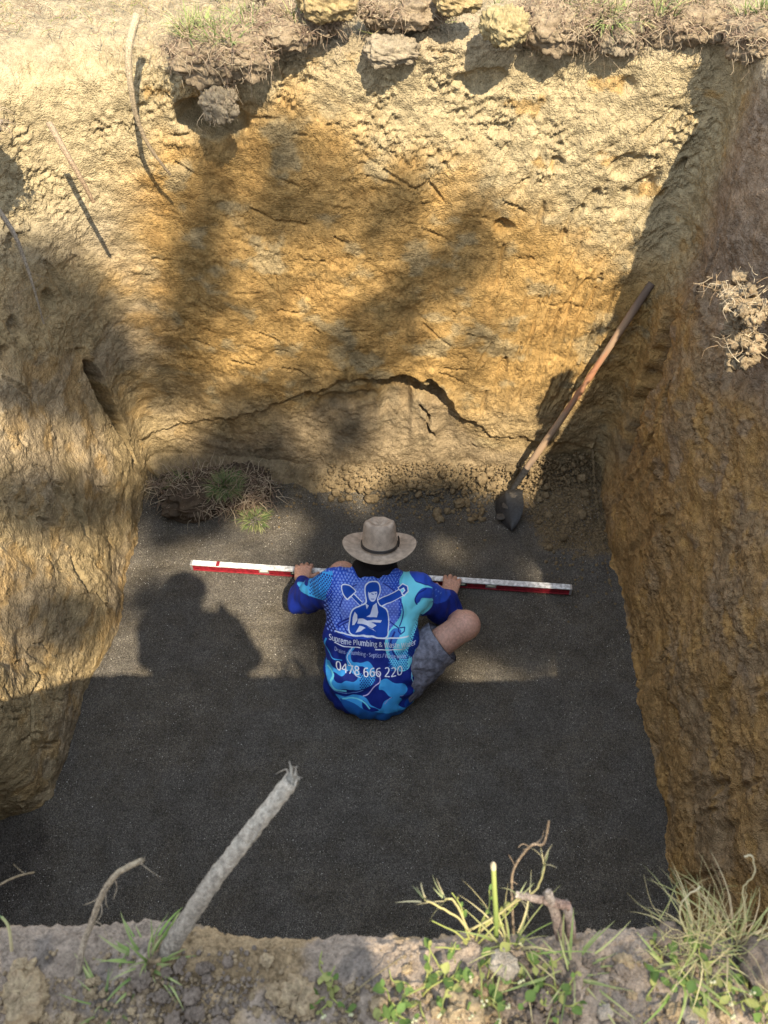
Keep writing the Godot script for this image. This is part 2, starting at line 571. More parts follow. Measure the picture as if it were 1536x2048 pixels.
func mark_walls() -> void:
	cut.resize(ncol * (WALL_ROWS + 1))
	smear.resize(cut.size())
	tint.resize(cut.size())
	rng.seed = 77
	# back wall: tooth marks down the right side, fine ones elsewhere
	for k in 26:
		var x := rng.randf_range(0.55, 1.22)
		var h := rng.randf_range(0.55, 2.1)
		var l := rng.randf_range(0.12, 0.45)
		stroke(1, Vector2(x, h), Vector2(x - l * rng.randf_range(0.05, 0.45), h - l), rng.randf_range(0.009, 0.024), rng.randf_range(0.010, 0.022), 0.95)
	for k in 9:
		var x := 0.62 + k * 0.06 + rng.randf_range(-0.015, 0.015)
		stroke(1, Vector2(x + 0.02, 1.15 + rng.randf_range(-0.1, 0.25)), Vector2(x - 0.02, 0.6 + rng.randf_range(-0.15, 0.1)), 0.012, 0.014, 0.95)
	stroke(1, Vector2(-0.53, 1.30), Vector2(-0.50, 0.92), 0.012, 0.012, 0.8)
	stroke(1, Vector2(-0.42, 1.22), Vector2(-0.38, 0.88), 0.02, 0.008, 0.8)
	for k in 16:
		var x := rng.randf_range(-1.2, 0.5)
		var h := rng.randf_range(0.7, 1.9)
		var l := rng.randf_range(0.06, 0.2)
		stroke(1, Vector2(x, h), Vector2(x + l * 0.7, h - l * rng.randf_range(0.3, 1.0)), rng.randf_range(0.008, 0.02), 0.006, 0.7)
	for k in 8:
		var x := rng.randf_range(-1.0, 0.6)
		stroke(1, Vector2(x, 0.42), Vector2(x + rng.randf_range(-0.05, 0.05), 0.16), rng.randf_range(0.02, 0.05), 0.008, 0.95)
	# cracks and torn ledges on the back wall
	crack(1, [Vector2(-0.62, 1.62), Vector2(-0.5, 1.56), Vector2(-0.36, 1.55)], 0.008, 0.02)
	crack(1, [Vector2(0.0, 1.82), Vector2(0.14, 1.74), Vector2(0.2, 1.77), Vector2(0.27, 1.68)], 0.009, 0.025)
	crack(1, [Vector2(0.2, 1.05), Vector2(0.3, 0.96), Vector2(0.35, 0.93)], 0.007, 0.02)
	crack(1, [Vector2(0.2, 0.52), Vector2(0.25, 0.45), Vector2(0.24, 0.38), Vector2(0.29, 0.3)], 0.014, 0.06)
	for k in 46:
		var x := rng.randf_range(-1.2, 1.15)
		var h := rng.randf_range(0.75, 2.15)
		var l := rng.randf_range(0.03, 0.09)
		var fall := rng.randf_range(-0.5, 0.15)
		crack(1, [Vector2(x, h), Vector2(x + l, h + l * fall + rng.randf_range(-0.01, 0.01)), Vector2(x + 1.8 * l, h + l * fall * 2.2)], rng.randf_range(0.005, 0.009), rng.randf_range(0.01, 0.022))
	gouge(1, Vector2(0.26, 0.60), Vector2(0.12, 0.07), 0.10, -0.3, 0.0)
	gouge(1, Vector2(-0.04, 0.70), Vector2(0.16, 0.028), 0.05, -0.05, 0.0)
	gouge(1, Vector2(-0.20, 0.56), Vector2(0.17, 0.05), 0.035, 0.2, 0.2)
	gouge(1, Vector2(-0.75, 2.02), Vector2(0.17, 0.10), 0.14, -0.2, 0.0)
	gouge(1, Vector2(0.42, 2.18), Vector2(0.11, 0.05), 0.05, 0.1, 0.0)
	for k in 26:
		gouge(1, Vector2(rng.randf_range(0.5, 1.3), rng.randf_range(1.5, 2.2)), Vector2(rng.randf_range(0.015, 0.06), rng.randf_range(0.02, 0.08)), rng.randf_range(0.008, 0.03), rng.randf_range(-0.8, 0.2), 0.0)
	# left wall: long oblique bucket grooves, the deep slot in the far corner
	gouge(0, Vector2(3.29, 0.60), Vector2(0.05, 0.38), 0.17, 0.0, 0.1)
	for k in 34:
		var d := rng.randf_range(1.5, 3.35)
		var h := rng.randf_range(0.25, 2.0)
		var l := rng.randf_range(0.15, 0.5)
		stroke(0, Vector2(d, h), Vector2(d + l * rng.randf_range(0.1, 0.5), h - l), rng.randf_range(0.014, 0.04), rng.randf_range(0.006, 0.019), 0.95)
	for k in 34:
		var d := rng.randf_range(1.5, 2.9)
		var h := rng.randf_range(0.3, 1.6)
		crack(0, [Vector2(d, h), Vector2(d + 0.05, h - 0.06), Vector2(d + 0.04, h - 0.14), Vector2(d + 0.09, h - 0.22)], rng.randf_range(0.005, 0.009), rng.randf_range(0.008, 0.022))
	crack(0, [Vector2(1.62, 0.33), Vector2(1.75, 0.4), Vector2(1.9, 0.36)], 0.012, 0.03)
	gouge(0, Vector2(2.62, 0.55), Vector2(0.03, 0.13), 0.04, -0.3, 0.4)
	gouge(0, Vector2(2.38, 0.42), Vector2(0.025, 0.12), 0.03, -0.4, 0.4)
	for k in 14:
		gouge(0, Vector2(rng.randf_range(2.5, 3.3), rng.randf_range(1.3, 2.0)), Vector2(rng.randf_range(0.02, 0.06), rng.randf_range(0.02, 0.06)), rng.randf_range(0.02, 0.05), rng.randf_range(-1.0, 1.0), 0.0)
	# right wall: steep scrapes, a long crack, the recess by the corner
	for k in 46:
		var d := rng.randf_range(0.6, 3.2)
		var h := rng.randf_range(0.3, 2.1)
		var l := rng.randf_range(0.2, 0.7)
		stroke(2, Vector2(d, h), Vector2(d + l * rng.randf_range(-0.15, 0.4), h - l), rng.randf_range(0.014, 0.045), rng.randf_range(0.008, 0.024), 0.95, rng.randf_range(-0.5, 0.5))
	gouge(2, Vector2(3.18, 0.78), Vector2(0.10, 0.55), 0.12, 0.0, 0.3)
	crack(2, [Vector2(3.1, 2.0), Vector2(3.06, 1.7), Vector2(3.09, 1.5), Vector2(3.03, 1.3)], 0.014, 0.04)
	crack(2, [Vector2(2.95, 1.1), Vector2(2.9, 0.85), Vector2(2.95, 0.6)], 0.02, 0.06)
	for k in 20:
		gouge(2, Vector2(rng.randf_range(0.8, 3.0), rng.randf_range(0.2, 2.1)), Vector2(rng.randf_range(0.02, 0.1), rng.randf_range(0.03, 0.12)), rng.randf_range(0.01, 0.04), rng.randf_range(-0.6, 0.6), 0.3)


func table(pts: Array, x: float) -> float:
	if x <= pts[0][0]:
		return pts[0][1]
	for k in pts.size() - 1:
		if x < pts[k + 1][0]:
			return lerpf(pts[k][1], pts[k + 1][1], (x - pts[k][0]) / (pts[k + 1][0] - pts[k][0]))
	return pts[pts.size() - 1][1]


var LEDGE := [[-1.3, 0.30], [-1.0, 0.38], [-0.8, 0.42], [-0.5, 0.56], [-0.25, 0.66], [0.0, 0.70], [0.08, 0.76], [0.3, 0.68], [0.42, 0.5], [0.6, 0.36], [1.3, 0.2]]
var PALE := [[-1.5, 1.5], [-1.15, 1.75], [-0.95, 1.98], [-0.65, 1.98], [-0.4, 2.14], [-0.2, 2.10], [0.0, 1.98], [0.4, 1.86], [0.75, 1.72], [0.95, 1.52], [1.3, 1.42]]


func soil_color(x: float, h: float, d: float, zone: int, mark: float) -> Color:
	var t := n_tone.get_noise_3d(x * 1.6, h * 2.4, d * 1.6)
	var t2 := n_tone.get_noise_3d(x * 5.0 + 40.0, h * 7.0, d * 5.0)
	var t3 := n_tone.get_noise_3d(x * 14.0 - 20.0, h * 14.0, d * 14.0)
	var pale := Color(0.50, 0.41, 0.25)
	var ochre := Color(0.47, 0.305, 0.12)
	var tan_ := Color(0.42, 0.31, 0.165)
	var out := tan_
	if zone == 1:
		var top := table(PALE, x) + 0.16 * t + 0.10 * t2
		out = ochre.lerp(tan_, sst(0.75, 0.4, h + 0.3 * t))
		out = out.lerp(Color(0.43, 0.265, 0.10), 0.7 * sst(0.1, 0.45, t2 + 0.4 * t) * sst(0.7, 1.1, h))
		out = out.lerp(Color(0.44, 0.35, 0.20), 0.8 * sst(0.1, 0.4, -t2 + 0.3 * t))
		out = out.lerp(pale, sst(-0.22, 0.16, h - top))
		out = out.lerp(ochre, 0.75 * sst(0.32, 0.45, t2) * sst(-0.1, 0.1, h - top))
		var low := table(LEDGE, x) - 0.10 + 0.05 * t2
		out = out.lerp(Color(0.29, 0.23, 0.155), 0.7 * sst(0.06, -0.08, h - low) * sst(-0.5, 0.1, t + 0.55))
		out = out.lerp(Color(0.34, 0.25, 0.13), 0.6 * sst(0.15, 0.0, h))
	elif zone == 0:
		out = Color(0.45, 0.345, 0.19).lerp(Color(0.42, 0.33, 0.21), sst(-0.2, 0.3, t))
		out = out.lerp(Color(0.44, 0.29, 0.12), 0.6 * sst(0.15, 0.4, t2 + 0.3 * t) * sst(2.0, 1.5, h))
		out = out.lerp(Color(0.46, 0.385, 0.265), sst(1.25, 1.65, h + 0.3 * t + 0.15 * t2))
		out = out.lerp(Color(0.30, 0.24, 0.17), 0.7 * sst(0.18, 0.4, t2 - 0.2 * t) * sst(1.0, 1.5, h) * sst(3.0, 2.7, d))
		out = out.lerp(pale, sst(2.9, 3.3, d) * sst(1.5, 1.8, h))
	elif zone == 2:
		out = Color(0.46, 0.29, 0.125).lerp(Color(0.38, 0.265, 0.15), sst(-0.15, 0.25, t + 0.3 * t2))
		out = out.lerp(Color(0.49, 0.30, 0.11), 0.8 * sst(0.1, 0.35, t2))
		out = out.lerp(Color(0.34, 0.265, 0.205), 0.75 * sst(1.35, 1.75, h + 0.35 * t + 0.15 * t2))
		out = out.lerp(Color(0.34, 0.26, 0.19), 0.6 * sst(0.2, 0.38, -t2) * sst(0.4, 0.9, h))
	else:
		out = Color(0.47, 0.375, 0.29).lerp(Color(0.44, 0.31, 0.16), 0.8 * sst(0.12, 0.3, t2))
		out = out.lerp(Color(0.22, 0.19, 0.165), 0.75 * sst(0.18, 0.36, t3 - 0.25 * t2))
	if mark != 0.0:
		out = out.lerp(Color(0.36, 0.26, 0.14) if mark > 0.0 else Color(0.22, 0.16, 0.10), absf(mark) * 0.7)
	var v := 1.0 + 0.22 * t3 + 0.12 * t2
	return Color(out.r * v, out.g * v, out.b * v)


func build_pit() -> void:
	make_columns()
	mark_walls()
	var outs := [0.0]
	var q := 0.0
	while q < 60.0:
		q += 0.006 if q < 0.16 else 0.012 if q < 1.0 else maxf(0.03, q * 0.12)
		outs.append(q)
	var rows: int = WALL_ROWS + outs.size()
	var pos := PackedVector3Array()
	var col := PackedColorArray()
	pos.resize(ncol * rows)
	col.resize(ncol * rows)
	for c in ncol:
		var c2 := c % (ncol - 1)
		var zone := int(col_v(c2, 6))
		var foot := Vector2(col_v(c2, 0), col_v(c2, 1))
		var top := Vector2(col_v(c2, 2), col_v(c2, 3))
		var ht := col_v(c2, 4)
		var rl := col_v(c2, 5)
		var ca := posmod(c2 - 6, ncol - 1)
		var cb := (c2 + 6) % (ncol - 1)
		var along := Vector2(col_v(cb, 0) + col_v(cb, 2) - col_v(ca, 0) - col_v(ca, 2), col_v(cb, 1) + col_v(cb, 3) - col_v(ca, 1) - col_v(ca, 3)).normalized()
		var out := Vector2(-along.y, along.x)
		var swell := 1.35 if zone == 0 else 1.0
		for r in rows:
			var p2 := Vector2.ZERO
			var h := 0.0
			var dir := Vector3.ZERO
			var on_wall := r <= WALL_ROWS
			var a := 0.0
			if on_wall:
				var t := float(r) / WALL_ROWS
				if t <= 0.9:
					var g := t / 0.9
					h = -0.05 + (ht - rl + 0.05) * g
					p2 = foot.lerp(top, pow(g, swell))
				else:
					a = (t - 0.9) / 0.1 * PI * 0.5
					h = ht - rl * (1.0 - sin(a))
					p2 = top + out * (rl * (1.0 - cos(a)))
				dir = Vector3(-out.x * cos(a), sin(a), out.y * cos(a))
			else:
				var far: float = outs[r - WALL_ROWS]
				var from := top + out * rl
				var rad := (from - Vector2(-0.15, 1.85)).normalized()
				p2 = from + out.lerp(rad, sst(0.0, 0.3, far)).normalized() * far
				h = lerpf(ht, 2.32, sst(0.3, 3.0, far))
				dir = Vector3.UP
			var x := p2.x
			var d := p2.y
			# relief
			var big := n_big.get_noise_3d(x, h, d)
			var mid := n_mid.get_noise_3d(x, h * 1.3, d)
			var fine := n_fine.get_noise_3d(x, h, d)
			var disp := 0.0
			var i := c2 * (WALL_ROWS + 1) + mini(r, WALL_ROWS)
			var s := smear[i] if on_wall else 0.0
			if zone == 3 or not on_wall:
				var near := sst(0.9, 0.5, d) * sst(1.5, 0.9, absf(x))
				disp = 0.03 * big * (1.0 - near) + 0.010 * mid + 0.006 * fine + 0.006 * n_ridge.get_noise_3d(x * 3.0, h * 3.0, d * 3.0)
				if not on_wall:
					disp += (1.0 - near) * 0.02 * n_mid.get_noise_2d(x * 0.4, d * 0.4)
			else:
				var ridge := n_ridge.get_noise_3d(x * 0.7, h * 1.5, d * 0.7)
				var ck := n_crack.get_noise_3d(x * 0.8 + mid * 0.03, h * 1.25, d * 0.8)
				var patch := sst(-0.15, 0.35, n_big.get_noise_3d(x * 2.3 + 7.0, h * 2.3, d * 2.3))
				var rough := (1.0 - 0.85 * s) * (0.55 + 0.75 * patch)
				if zone == 1:
					rough *= 0.40 + 0.75 * sst(1.6, 2.15, h + 0.25 * big + 0.25 * sst(0.3, 1.0, x))
				elif zone == 0:
					rough *= 0.36 + 0.55 * sst(1.3, 1.9, h + 0.3 * big)
				else:
					rough *= 0.75
				disp = 0.05 * big + 0.014 * mid * (1.0 - 0.4 * s) + 0.0062 * fine * rough + 0.0025 * n_fine.get_noise_3d(x * 2.3, h * 2.3, d * 2.3) * rough
				disp -= 0.008 * maxf(0.0, ridge) * rough
				disp += 0.014 * n_rough.get_noise_3d(x, h * 1.35, d) * rough
				disp -= 0.009 * sst(-0.90, -0.98, ck) * rough * sst(0.45, 0.8, patch)
				disp += cut[i]
				if zone == 1:
					# the dug-out band under the torn ledge, and fallen soil along the foot
					var under := h - table(LEDGE, x) - 0.05 * n_mid.get_noise_2d(x * 0.7, 5.0) - 0.03 * mid - 0.012 * n_fine.get_noise_2d(x * 0.6, h)
					disp -= 0.8 * (0.05 + 0.09 * n_big.get_noise_2d(x * 3.0, 1.0) + 0.06 * sst(0.3, 0.05, absf(x - 0.16))) * sst(-0.85, -0.2, x + 0.2 * n_big.get_noise_2d(x * 4.0, 7.0)) * sst(0.58, 0.34, x) * sst(-0.35, 0.15, n_mid.get_noise_2d(x * 0.55, 21.0) + 0.15) * sst(0.02, -0.02, under) * sst(-0.55, -0.1, under) * sst(1.1, 0.8, x)
					disp += 0.02 * sst(0.16, 0.0, absf(under)) * sst(0.0, 0.02, under)
					var pile := 0.11 + 0.03 * n_big.get_noise_2d(x * 1.5, 3.0)
					if h < pile:
						disp += (pile - h) * 1.5
				elif zone == 2:
					var pile := 0.05 * sst(2.6, 3.1, d)
					if h < pile:
						disp += (pile - h) * 2.0
			var place := Vector3(x, h, -d) + dir * disp
			pos[c * rows + r] = place
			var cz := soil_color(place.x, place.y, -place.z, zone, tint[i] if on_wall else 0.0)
			if zone == 1:
				# the corners share their soil with the side walls
				var w0 := sst(-1.0, -1.38, x + 0.1 * mid)
				if w0 > 0.0:
					cz = cz.lerp(soil_color(place.x, place.y, -place.z, 0, 0.0), w0)
			elif zone == 2:
				var w1 := sst(3.15, 3.4, d)
				cz = cz.lerp(soil_color(place.x, place.y, -place.z, 1, 0.0), w1)
			if zone != 3:
				var w2 := 1.0 if not on_wall else sst(ht - 0.16, ht, h + 0.06 * mid)
				cz = cz.lerp(Color(0.43, 0.355, 0.24) * (1.0 + 0.25 * mid), 0.85 * w2)
			col[c * rows + r] = cz
	var names := ["pit_wall_left", "pit_wall_back", "pit_wall_right", "pit_wall_near"]
	for z in 4:
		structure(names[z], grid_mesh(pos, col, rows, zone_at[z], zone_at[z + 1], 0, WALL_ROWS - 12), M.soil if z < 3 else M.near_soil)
	structure("ground", grid_mesh(pos, col, rows, 0, zone_at[3], WALL_ROWS - 12, rows - 1), M.soil)
	structure("near_bank", grid_mesh(pos, col, rows, zone_at[3], ncol - 1, WALL_ROWS - 12, rows - 1), M.near_soil)


func floor_height(x: float, d: float) -> float:
	var h := 0.012 * n_big.get_noise_3d(x, 4.0, d) + 0.007 * n_mid.get_noise_3d(x * 0.7, 9.0, d * 0.7) + 0.008 * n_mid.get_noise_2d(x * 0.22 + 8.0, d * 1.9 + 0.1 * x * x)
	h += 0.05 * sst(3.15, 3.45, d) + 0.03 * sst(-1.0, -1.4, x) * sst(0.9, 1.1, d) * sst(1.9, 1.5, d)
	h += heap(x, d)
	return h


func heap(x: float, d: float) -> float:
	# soil slumped into the back right corner
	return 0.10 * sst(0.72, 1.15, x + 0.08 * n_mid.get_noise_2d(x * 0.6, d * 0.6)) * sst(2.72, 3.2, d + 0.10 * n_mid.get_noise_2d(x * 0.7 + 4.0, d * 0.7)) * (1.0 + 0.4 * n_mid.get_noise_2d(x * 2.0, d * 2.0))


func build_floor() -> void:
	var nx := 320
	var nd := 320
	var pos := PackedVector3Array()
	var col := PackedColorArray()
	for c in nx:
		var x := lerpf(-2.2, 1.35, float(c) / (nx - 1))
		for r in nd:
			var d := lerpf(0.2, 3.62, float(r) / (nd - 1))
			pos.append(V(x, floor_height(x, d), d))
			var t := n_tone.get_noise_2d(x * 2.0, d * 2.0)
			var t2 := n_tone.get_noise_2d(x * 7.0 + 5.0, d * 7.0)
			# one gravel bed, its grit a little browner or greyer from patch to patch
			var k := Color(0.285, 0.25, 0.20).lerp(Color(0.245, 0.222, 0.19), sst(-0.3, 0.3, t + 0.5 * t2))
			k = k.lerp(Color(0.30, 0.24, 0.15), 0.8 * sst(3.2, 3.4, d + 0.12 * t2))
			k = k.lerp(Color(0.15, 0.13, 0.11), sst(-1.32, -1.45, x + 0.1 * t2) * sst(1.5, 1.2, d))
			k = k.lerp(Color(0.36, 0.26, 0.14), 0.9 * sst(0.008, 0.022, heap(x, d) + 0.008 * t2))
			var v := 1.0 + 0.35 * t2 + 0.15 * t
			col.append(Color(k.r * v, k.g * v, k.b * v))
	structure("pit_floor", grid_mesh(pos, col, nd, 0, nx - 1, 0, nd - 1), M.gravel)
	rng.seed = 300
	scatter("dark_gravel", 60000, Vector2(0.0018, 0.0046), [Color(0.105, 0.095, 0.086), Color(0.145, 0.127, 0.108), Color(0.08, 0.073, 0.067)], func(_x, _d): return true, "dark grey gravel bedding over the pit floor", "gravel")
	scatter("pale_grit", 7500, Vector2(0.0012, 0.0032), [Color(0.40, 0.37, 0.32), Color(0.30, 0.27, 0.22), Color(0.55, 0.52, 0.47)], func(x, d): return n_mid.get_noise_2d(x * 0.5 + 3.0, d * 0.5) > rng.randf_range(-0.3, 0.8), "pale grit specks scattered through the dark gravel", "grit")


func pebble_mesh() -> ArrayMesh:
	var s := Shape.new()
	s.lump(Vector3(0.3, 0.1, 0.2), Vector3(1.0, 0.75, 0.9), n_mid, 0.4, 0.1, Color.WHITE, Color.WHITE, 3)
	var p := s.p
	for k in p.size():
		p[k] -= Vector3(0.3, 0.1, 0.2)
	s.p = p
	return s.commit()


func scatter(called: String, count: int, size: Vector2, tones: Array, keep: Callable, label: String, category: String) -> void:
	var mm := MultiMesh.new()
	mm.transform_format = MultiMesh.TRANSFORM_3D
	mm.use_colors = true
	mm.mesh = pebble_mesh()
	var where := []
	var tries := 0
	while where.size() < count and tries < count * 6:
		tries += 1
		var x := rng.randf_range(-1.85, 1.22)
		var d := rng.randf_range(0.75, 3.4)
		if keep.call(x, d):
			where.append([x, d])
	mm.instance_count = where.size()
	for k in where.size():
		var x: float = where[k][0]
		var d: float = where[k][1]
		var s := lerpf(size.x, size.y, rng.randf() * rng.randf())
		var b := Basis.from_euler(Vector3(rng.randf() * TAU, rng.randf() * TAU, 0)).scaled(Vector3.ONE * s)
		mm.set_instance_transform(k, Transform3D(b, V(x, floor_height(x, d) + s * 0.35, d)))
		mm.set_instance_color(k, tones[rng.randi() % tones.size()])
	var o := MultiMeshInstance3D.new()
	o.name = called
	o.multimesh = mm
	o.material_override = M.grain
	add_child(o)
	o.set_meta("kind", "stuff")
	tag(o, label, category)


# ---------------------------------------------------------------- tools

func build_level() -> void:
	var a := V(-1.021, 0.0, 2.748)
	var b := V(0.966, 0.0, 2.584)
	var ax := (b - a).normalized()
	var az := ax.cross(Vector3.UP).normalized()  # away from the camera
	if az.z > 0.0:
		az = -az
	var half := (b - a).length() * 0.5
	var mid := (a + b) * 0.5
	var at := mid + Vector3.UP * (floor_height(mid.x, -mid.z) + 0.006)
	var t := thing("spirit_level", "long red and white spirit level lying flat on gravel under both hands", "spirit level", at)
	var put := func(called: String, o: Vector3, hx: float, hy: float, hz: float, bev: float, m: Material, parent: Node) -> Node:
		var s := Shape.new()
		s.slab(ax * o.x + Vector3.UP * o.y + az * o.z, ax * hx, Vector3.UP * hy, az * hz, bev, Color.WHITE)
		return part(parent, called, s.commit(), m)
	# an I-shaped beam: white flanges, red web set back from them
	put.call("top_flange", Vector3(0, 0.0455, 0), half, 0.0035, 0.0170, 0.0012, M.white_paint, t)
	put.call("bottom_flange", Vector3(0, 0.0035, 0), half, 0.0035, 0.0170, 0.0012, M.red_paint, t)
	var runs := [[-half, -0.64], [-0.585, -0.47], [-0.41, -0.06], [0.06, 0.40], [0.47, 0.56], [0.62, half]]
	for r in runs:
		put.call("web", Vector3((r[0] + r[1]) * 0.5, 0.0245, 0), (r[1] - r[0]) * 0.5, 0.0175, 0.0125, 0.001, M.red_paint, t)
	for x in [-0.6125, -0.44, 0.0, 0.435, 0.59]:
		var w := 0.0275 if absf(x) > 0.5 else 0.03 if absf(x) > 0.3 else 0.06
		var block = put.call("vial_block", Vector3(x, 0.0245, 0), w, 0.0175, 0.0105, 0.001, M.dark_plastic if absf(x) < 0.5 else M.alloy, t)
		var s := Shape.new()
		var c: Vector3 = ax * x + Vector3.UP * 0.026 - az * 0.0095
		s.tube(PackedVector3Array([c - ax * 0.02, c - ax * 0.008, c + ax * 0.008, c + ax * 0.02]), [0.005, 0.006, 0.006, 0.005], 10, Color.WHITE, Color.WHITE)
		part(block, "vial", s.commit(), M.vial)
	for e in [-1.0, 1.0]:
		put.call("end_cap", Vector3(e * (half + 0.006), 0.0245, 0), 0.006, 0.0242, 0.0165, 0.002, M.alloy, t)
	put.call("red_mark", Vector3(-0.86, 0.0494, 0.0), 0.009, 0.0004, 0.0165, 0.0002, M.red_paint, t)


func build_shovel() -> void:
	var tip := V(1.286, 1.312, 3.44)
	var low := V(0.80, 0.215, 3.295)
	var axis := (tip - low).normalized()
	var neck := low - axis * 0.20
	var t := thing("shovel", "long wooden-handled shovel leaning in the back right corner, dark blade in gravel", "shovel", neck)
	var s := Shape.new()
	var pts := PackedVector3Array()
	var radii := []
	for k in 25:
		var u := k / 24.0
		var bow := Vector3(0.006 * sin(u * 5.0), 0.004 * sin(u * 7.0), 0.0)
		pts.append(low.lerp(tip, u) - neck + bow)
		radii.append(0.0175 + 0.0025 * sin(u * 9.0) + (0.004 if k == 11 or k == 13 else -0.004 if k == 12 else 0.0))
	s.tube(pts, radii, 14, Color(0.30, 0.20, 0.13), Color(0.20, 0.15, 0.12))
	# worn red paint halfway, grey weathered wood at the ends
	for k in s.p.size():
		var u := clampf((s.p[k] - pts[0]).dot(axis) / (tip - low).length(), 0.0, 1.0)
		var w := n_mid.get_noise_3dv(s.p[k] * Vector3(9, 3, 9))
		var c := Color(0.42, 0.29, 0.19).lerp(Color(0.45, 0.18, 0.09), 0.7 * sst(0.15, 0.45, 0.75 - absf(u - 0.52) * 3.2 + 0.7 * w))
		c = c.lerp(Color(0.20, 0.15, 0.12), sst(0.82, 0.93, u + 0.08 * w))
		c = c.lerp(Color(0.25, 0.19, 0.15), sst(0.12, 0.0, u + 0.1 * w))
		s.c[k] = c * (1.0 + 0.25 * w)
	part(t, "handle", s.commit(), M.wood)
	var q := Shape.new()
	q.tube(PackedVector3Array([neck - neck + axis * 0.03, axis * 0.10, axis * 0.17, axis * 0.215]), [0.014, 0.018, 0.0205, 0.021], 14, Color.WHITE, Color.WHITE)
	part(t, "socket", q.commit(), M.steel)
	# blade: a dished sheet with a point, turned-in shoulders and real thickness
	var down := (V(0.735, 0.015, 2.99) - V(0.74, 0.055, 3.27)).normalized()
	var side := V(0.80, 0.50, 0.12).normalized()
	side = (side - down * side.dot(down)).normalized()
	var face := side.cross(down).normalized()
	if face.y < 0.0:
		face = -face
	var blade := Shape.new()
	var nu := 17
	var nv := 19
	for layer in 2:
		var first := blade.p.size()
		for v in nv:
			var f := v / (nv - 1.0)
			var half := 0.088 * (1.0 if f < 0.35 else maxf(0.0, 1.0 - pow((f - 0.35) / 0.65, 1.9))) * (0.93 + 0.07 * f) + 0.001
			for u in nu:
				var e := u / (nu - 1.0) * 2.0 - 1.0
				var dish := -0.026 * (1.0 - e * e) * (1.0 - 0.6 * f) + 0.012 * f * f + (0.02 * (1.0 - f * 8.0) if f < 0.125 else 0.0)
				var rib := 0.012 * exp(-e * e * 30.0) * sst(0.6, 0.0, f)
				var o := V(0.0, 0.035, 0.0) + down * (0.01 + f * 0.265) + side * (e * half) + face * (0.012 - dish * 1.4 + rib - layer * 0.0035)
				blade.p.append(o)
				blade.n.append(face if layer == 0 else -face)
				blade.c.append(Color.WHITE)
		for v in nv - 1:
			for u in nu - 1:
				var a := first + v * nu + u
				if layer == 0:
					blade.i.append_array([a, a + nu, a + 1, a + 1, a + nu, a + nu + 1])
				else:
					blade.i.append_array([a, a + 1, a + nu, a + 1, a + nu + 1, a + nu])
	part(t, "blade", smooth_normals(blade).commit(), M.steel)
	# dried mud caked on the blade
	rng.seed = 12
	for k in 3:
		var mud := Shape.new()
		mud.lump(V(0.0, 0.035, 0.0) + down * (0.06 + 0.06 * k) + side * rng.randf_range(-0.05, 0.05) + face * 0.028, Vector3(0.03, 0.010, 0.026), n_mid, 0.5, 0.25, Color(0.11, 0.10, 0.09), Color(0.17, 0.15, 0.13), 9)
		part(t, "caked_mud", mud.commit(), M.clod)


func smooth_normals(s: Shape) -> Shape:
	var acc := PackedVector3Array()
	acc.resize(s.p.size())
	for k in range(0, s.i.size(), 3):
		var a := s.i[k]
		var b := s.i[k + 1]
		var c := s.i[k + 2]
		var f := (s.p[c] - s.p[a]).cross(s.p[b] - s.p[a])
		acc[a] += f
		acc[b] += f
		acc[c] += f
	for k in acc.size():
		s.n[k] = acc[k].normalized()
	return s


# ---------------------------------------------------------------- roots, twigs, plants

func root_thing(called: String, label: String, pts: PackedVector3Array, r0: float, r1: float, c0: Color, c1: Color, sides := 9, hairs := 0, fray := 0, group := "") -> Node3D:
	var base := pts[0]
	var local := PackedVector3Array()
	for q in curve(pts, 16):
		local.append(q - base + jitter(r0 * 0.05))
	var s := Shape.new()
	s.tube(local, [r0, lerpf(r0, r1, 0.5), r1], sides, c0, c1, 0.22, n_mid)
	var t := thing(called, label, "twig" if called.contains("twig") else "root", base, group)
	part(t, "stem", s.commit(), M.root)
	for k in hairs:
		var at := local[rng.randi_range(3, local.size() - 3)]
		var h := Shape.new()
		var dir := jitter(1.0).normalized()
		var l := rng.randf_range(2.5, 6.0) * r0 + 0.012
		h.tube(curve(PackedVector3Array([at, at + dir * l * 0.5 + jitter(l * 0.15), at + dir * l + jitter(l * 0.3)]), 4), [r1 * 0.16 + 0.0004, 0.0003], 5, c0, c1)
		part(t, "rootlet", h.commit(), M.root)
	if fray:
		var tip := local[local.size() - 1]
		var dir := (tip - local[local.size() - 4]).normalized()
		for k in fray:
			var f := Shape.new()
			var o := (dir + jitter(0.8)).normalized()
			var l := rng.randf_range(0.6, 2.2) * r1
			f.tube(curve(PackedVector3Array([tip - dir * r1 * 0.5 + jitter(r1 * 0.6), tip + o * l * 0.5 + jitter(r1 * 0.2), tip + o * l + jitter(r1 * 0.5)]), 3), [r1 * 0.14, r1 * 0.03], 5, c1, c1 * 0.8)
			part(t, "fibre", f.commit(), M.root)
	return t


func tuft(s: Shape, at: Vector3, count: int, spread: float, length: float, width: float, lean: Vector3, greens: Array, curl := 0.9) -> void:
	for k in count:
		var o := Vector3(rng.randf_range(-1, 1), 0, rng.randf_range(-1, 1))
		if o.length() > 1.0:
			o = o.normalized() * rng.randf()
		var dir := (Vector3.UP * rng.randf_range(0.5, 1.2) + o * 0.9 + lean + jitter(0.2)).normalized()
		var g: Color = greens[rng.randi() % greens.size()]
		var v := rng.randf_range(0.7, 1.25)
		var c := Color(g.r * v, g.g * v, g.b * v)
		s.blade(at + o * spread + Vector3.UP * -0.004, dir, (o + Vector3.DOWN * rng.randf_range(0.2, 1.0) + jitter(0.5)) * curl, length * rng.randf_range(0.4, 1.15), width * rng.randf_range(0.6, 1.3), c, c.lerp(Color(0.42, 0.36, 0.2), rng.randf_range(0.0, 0.5)))


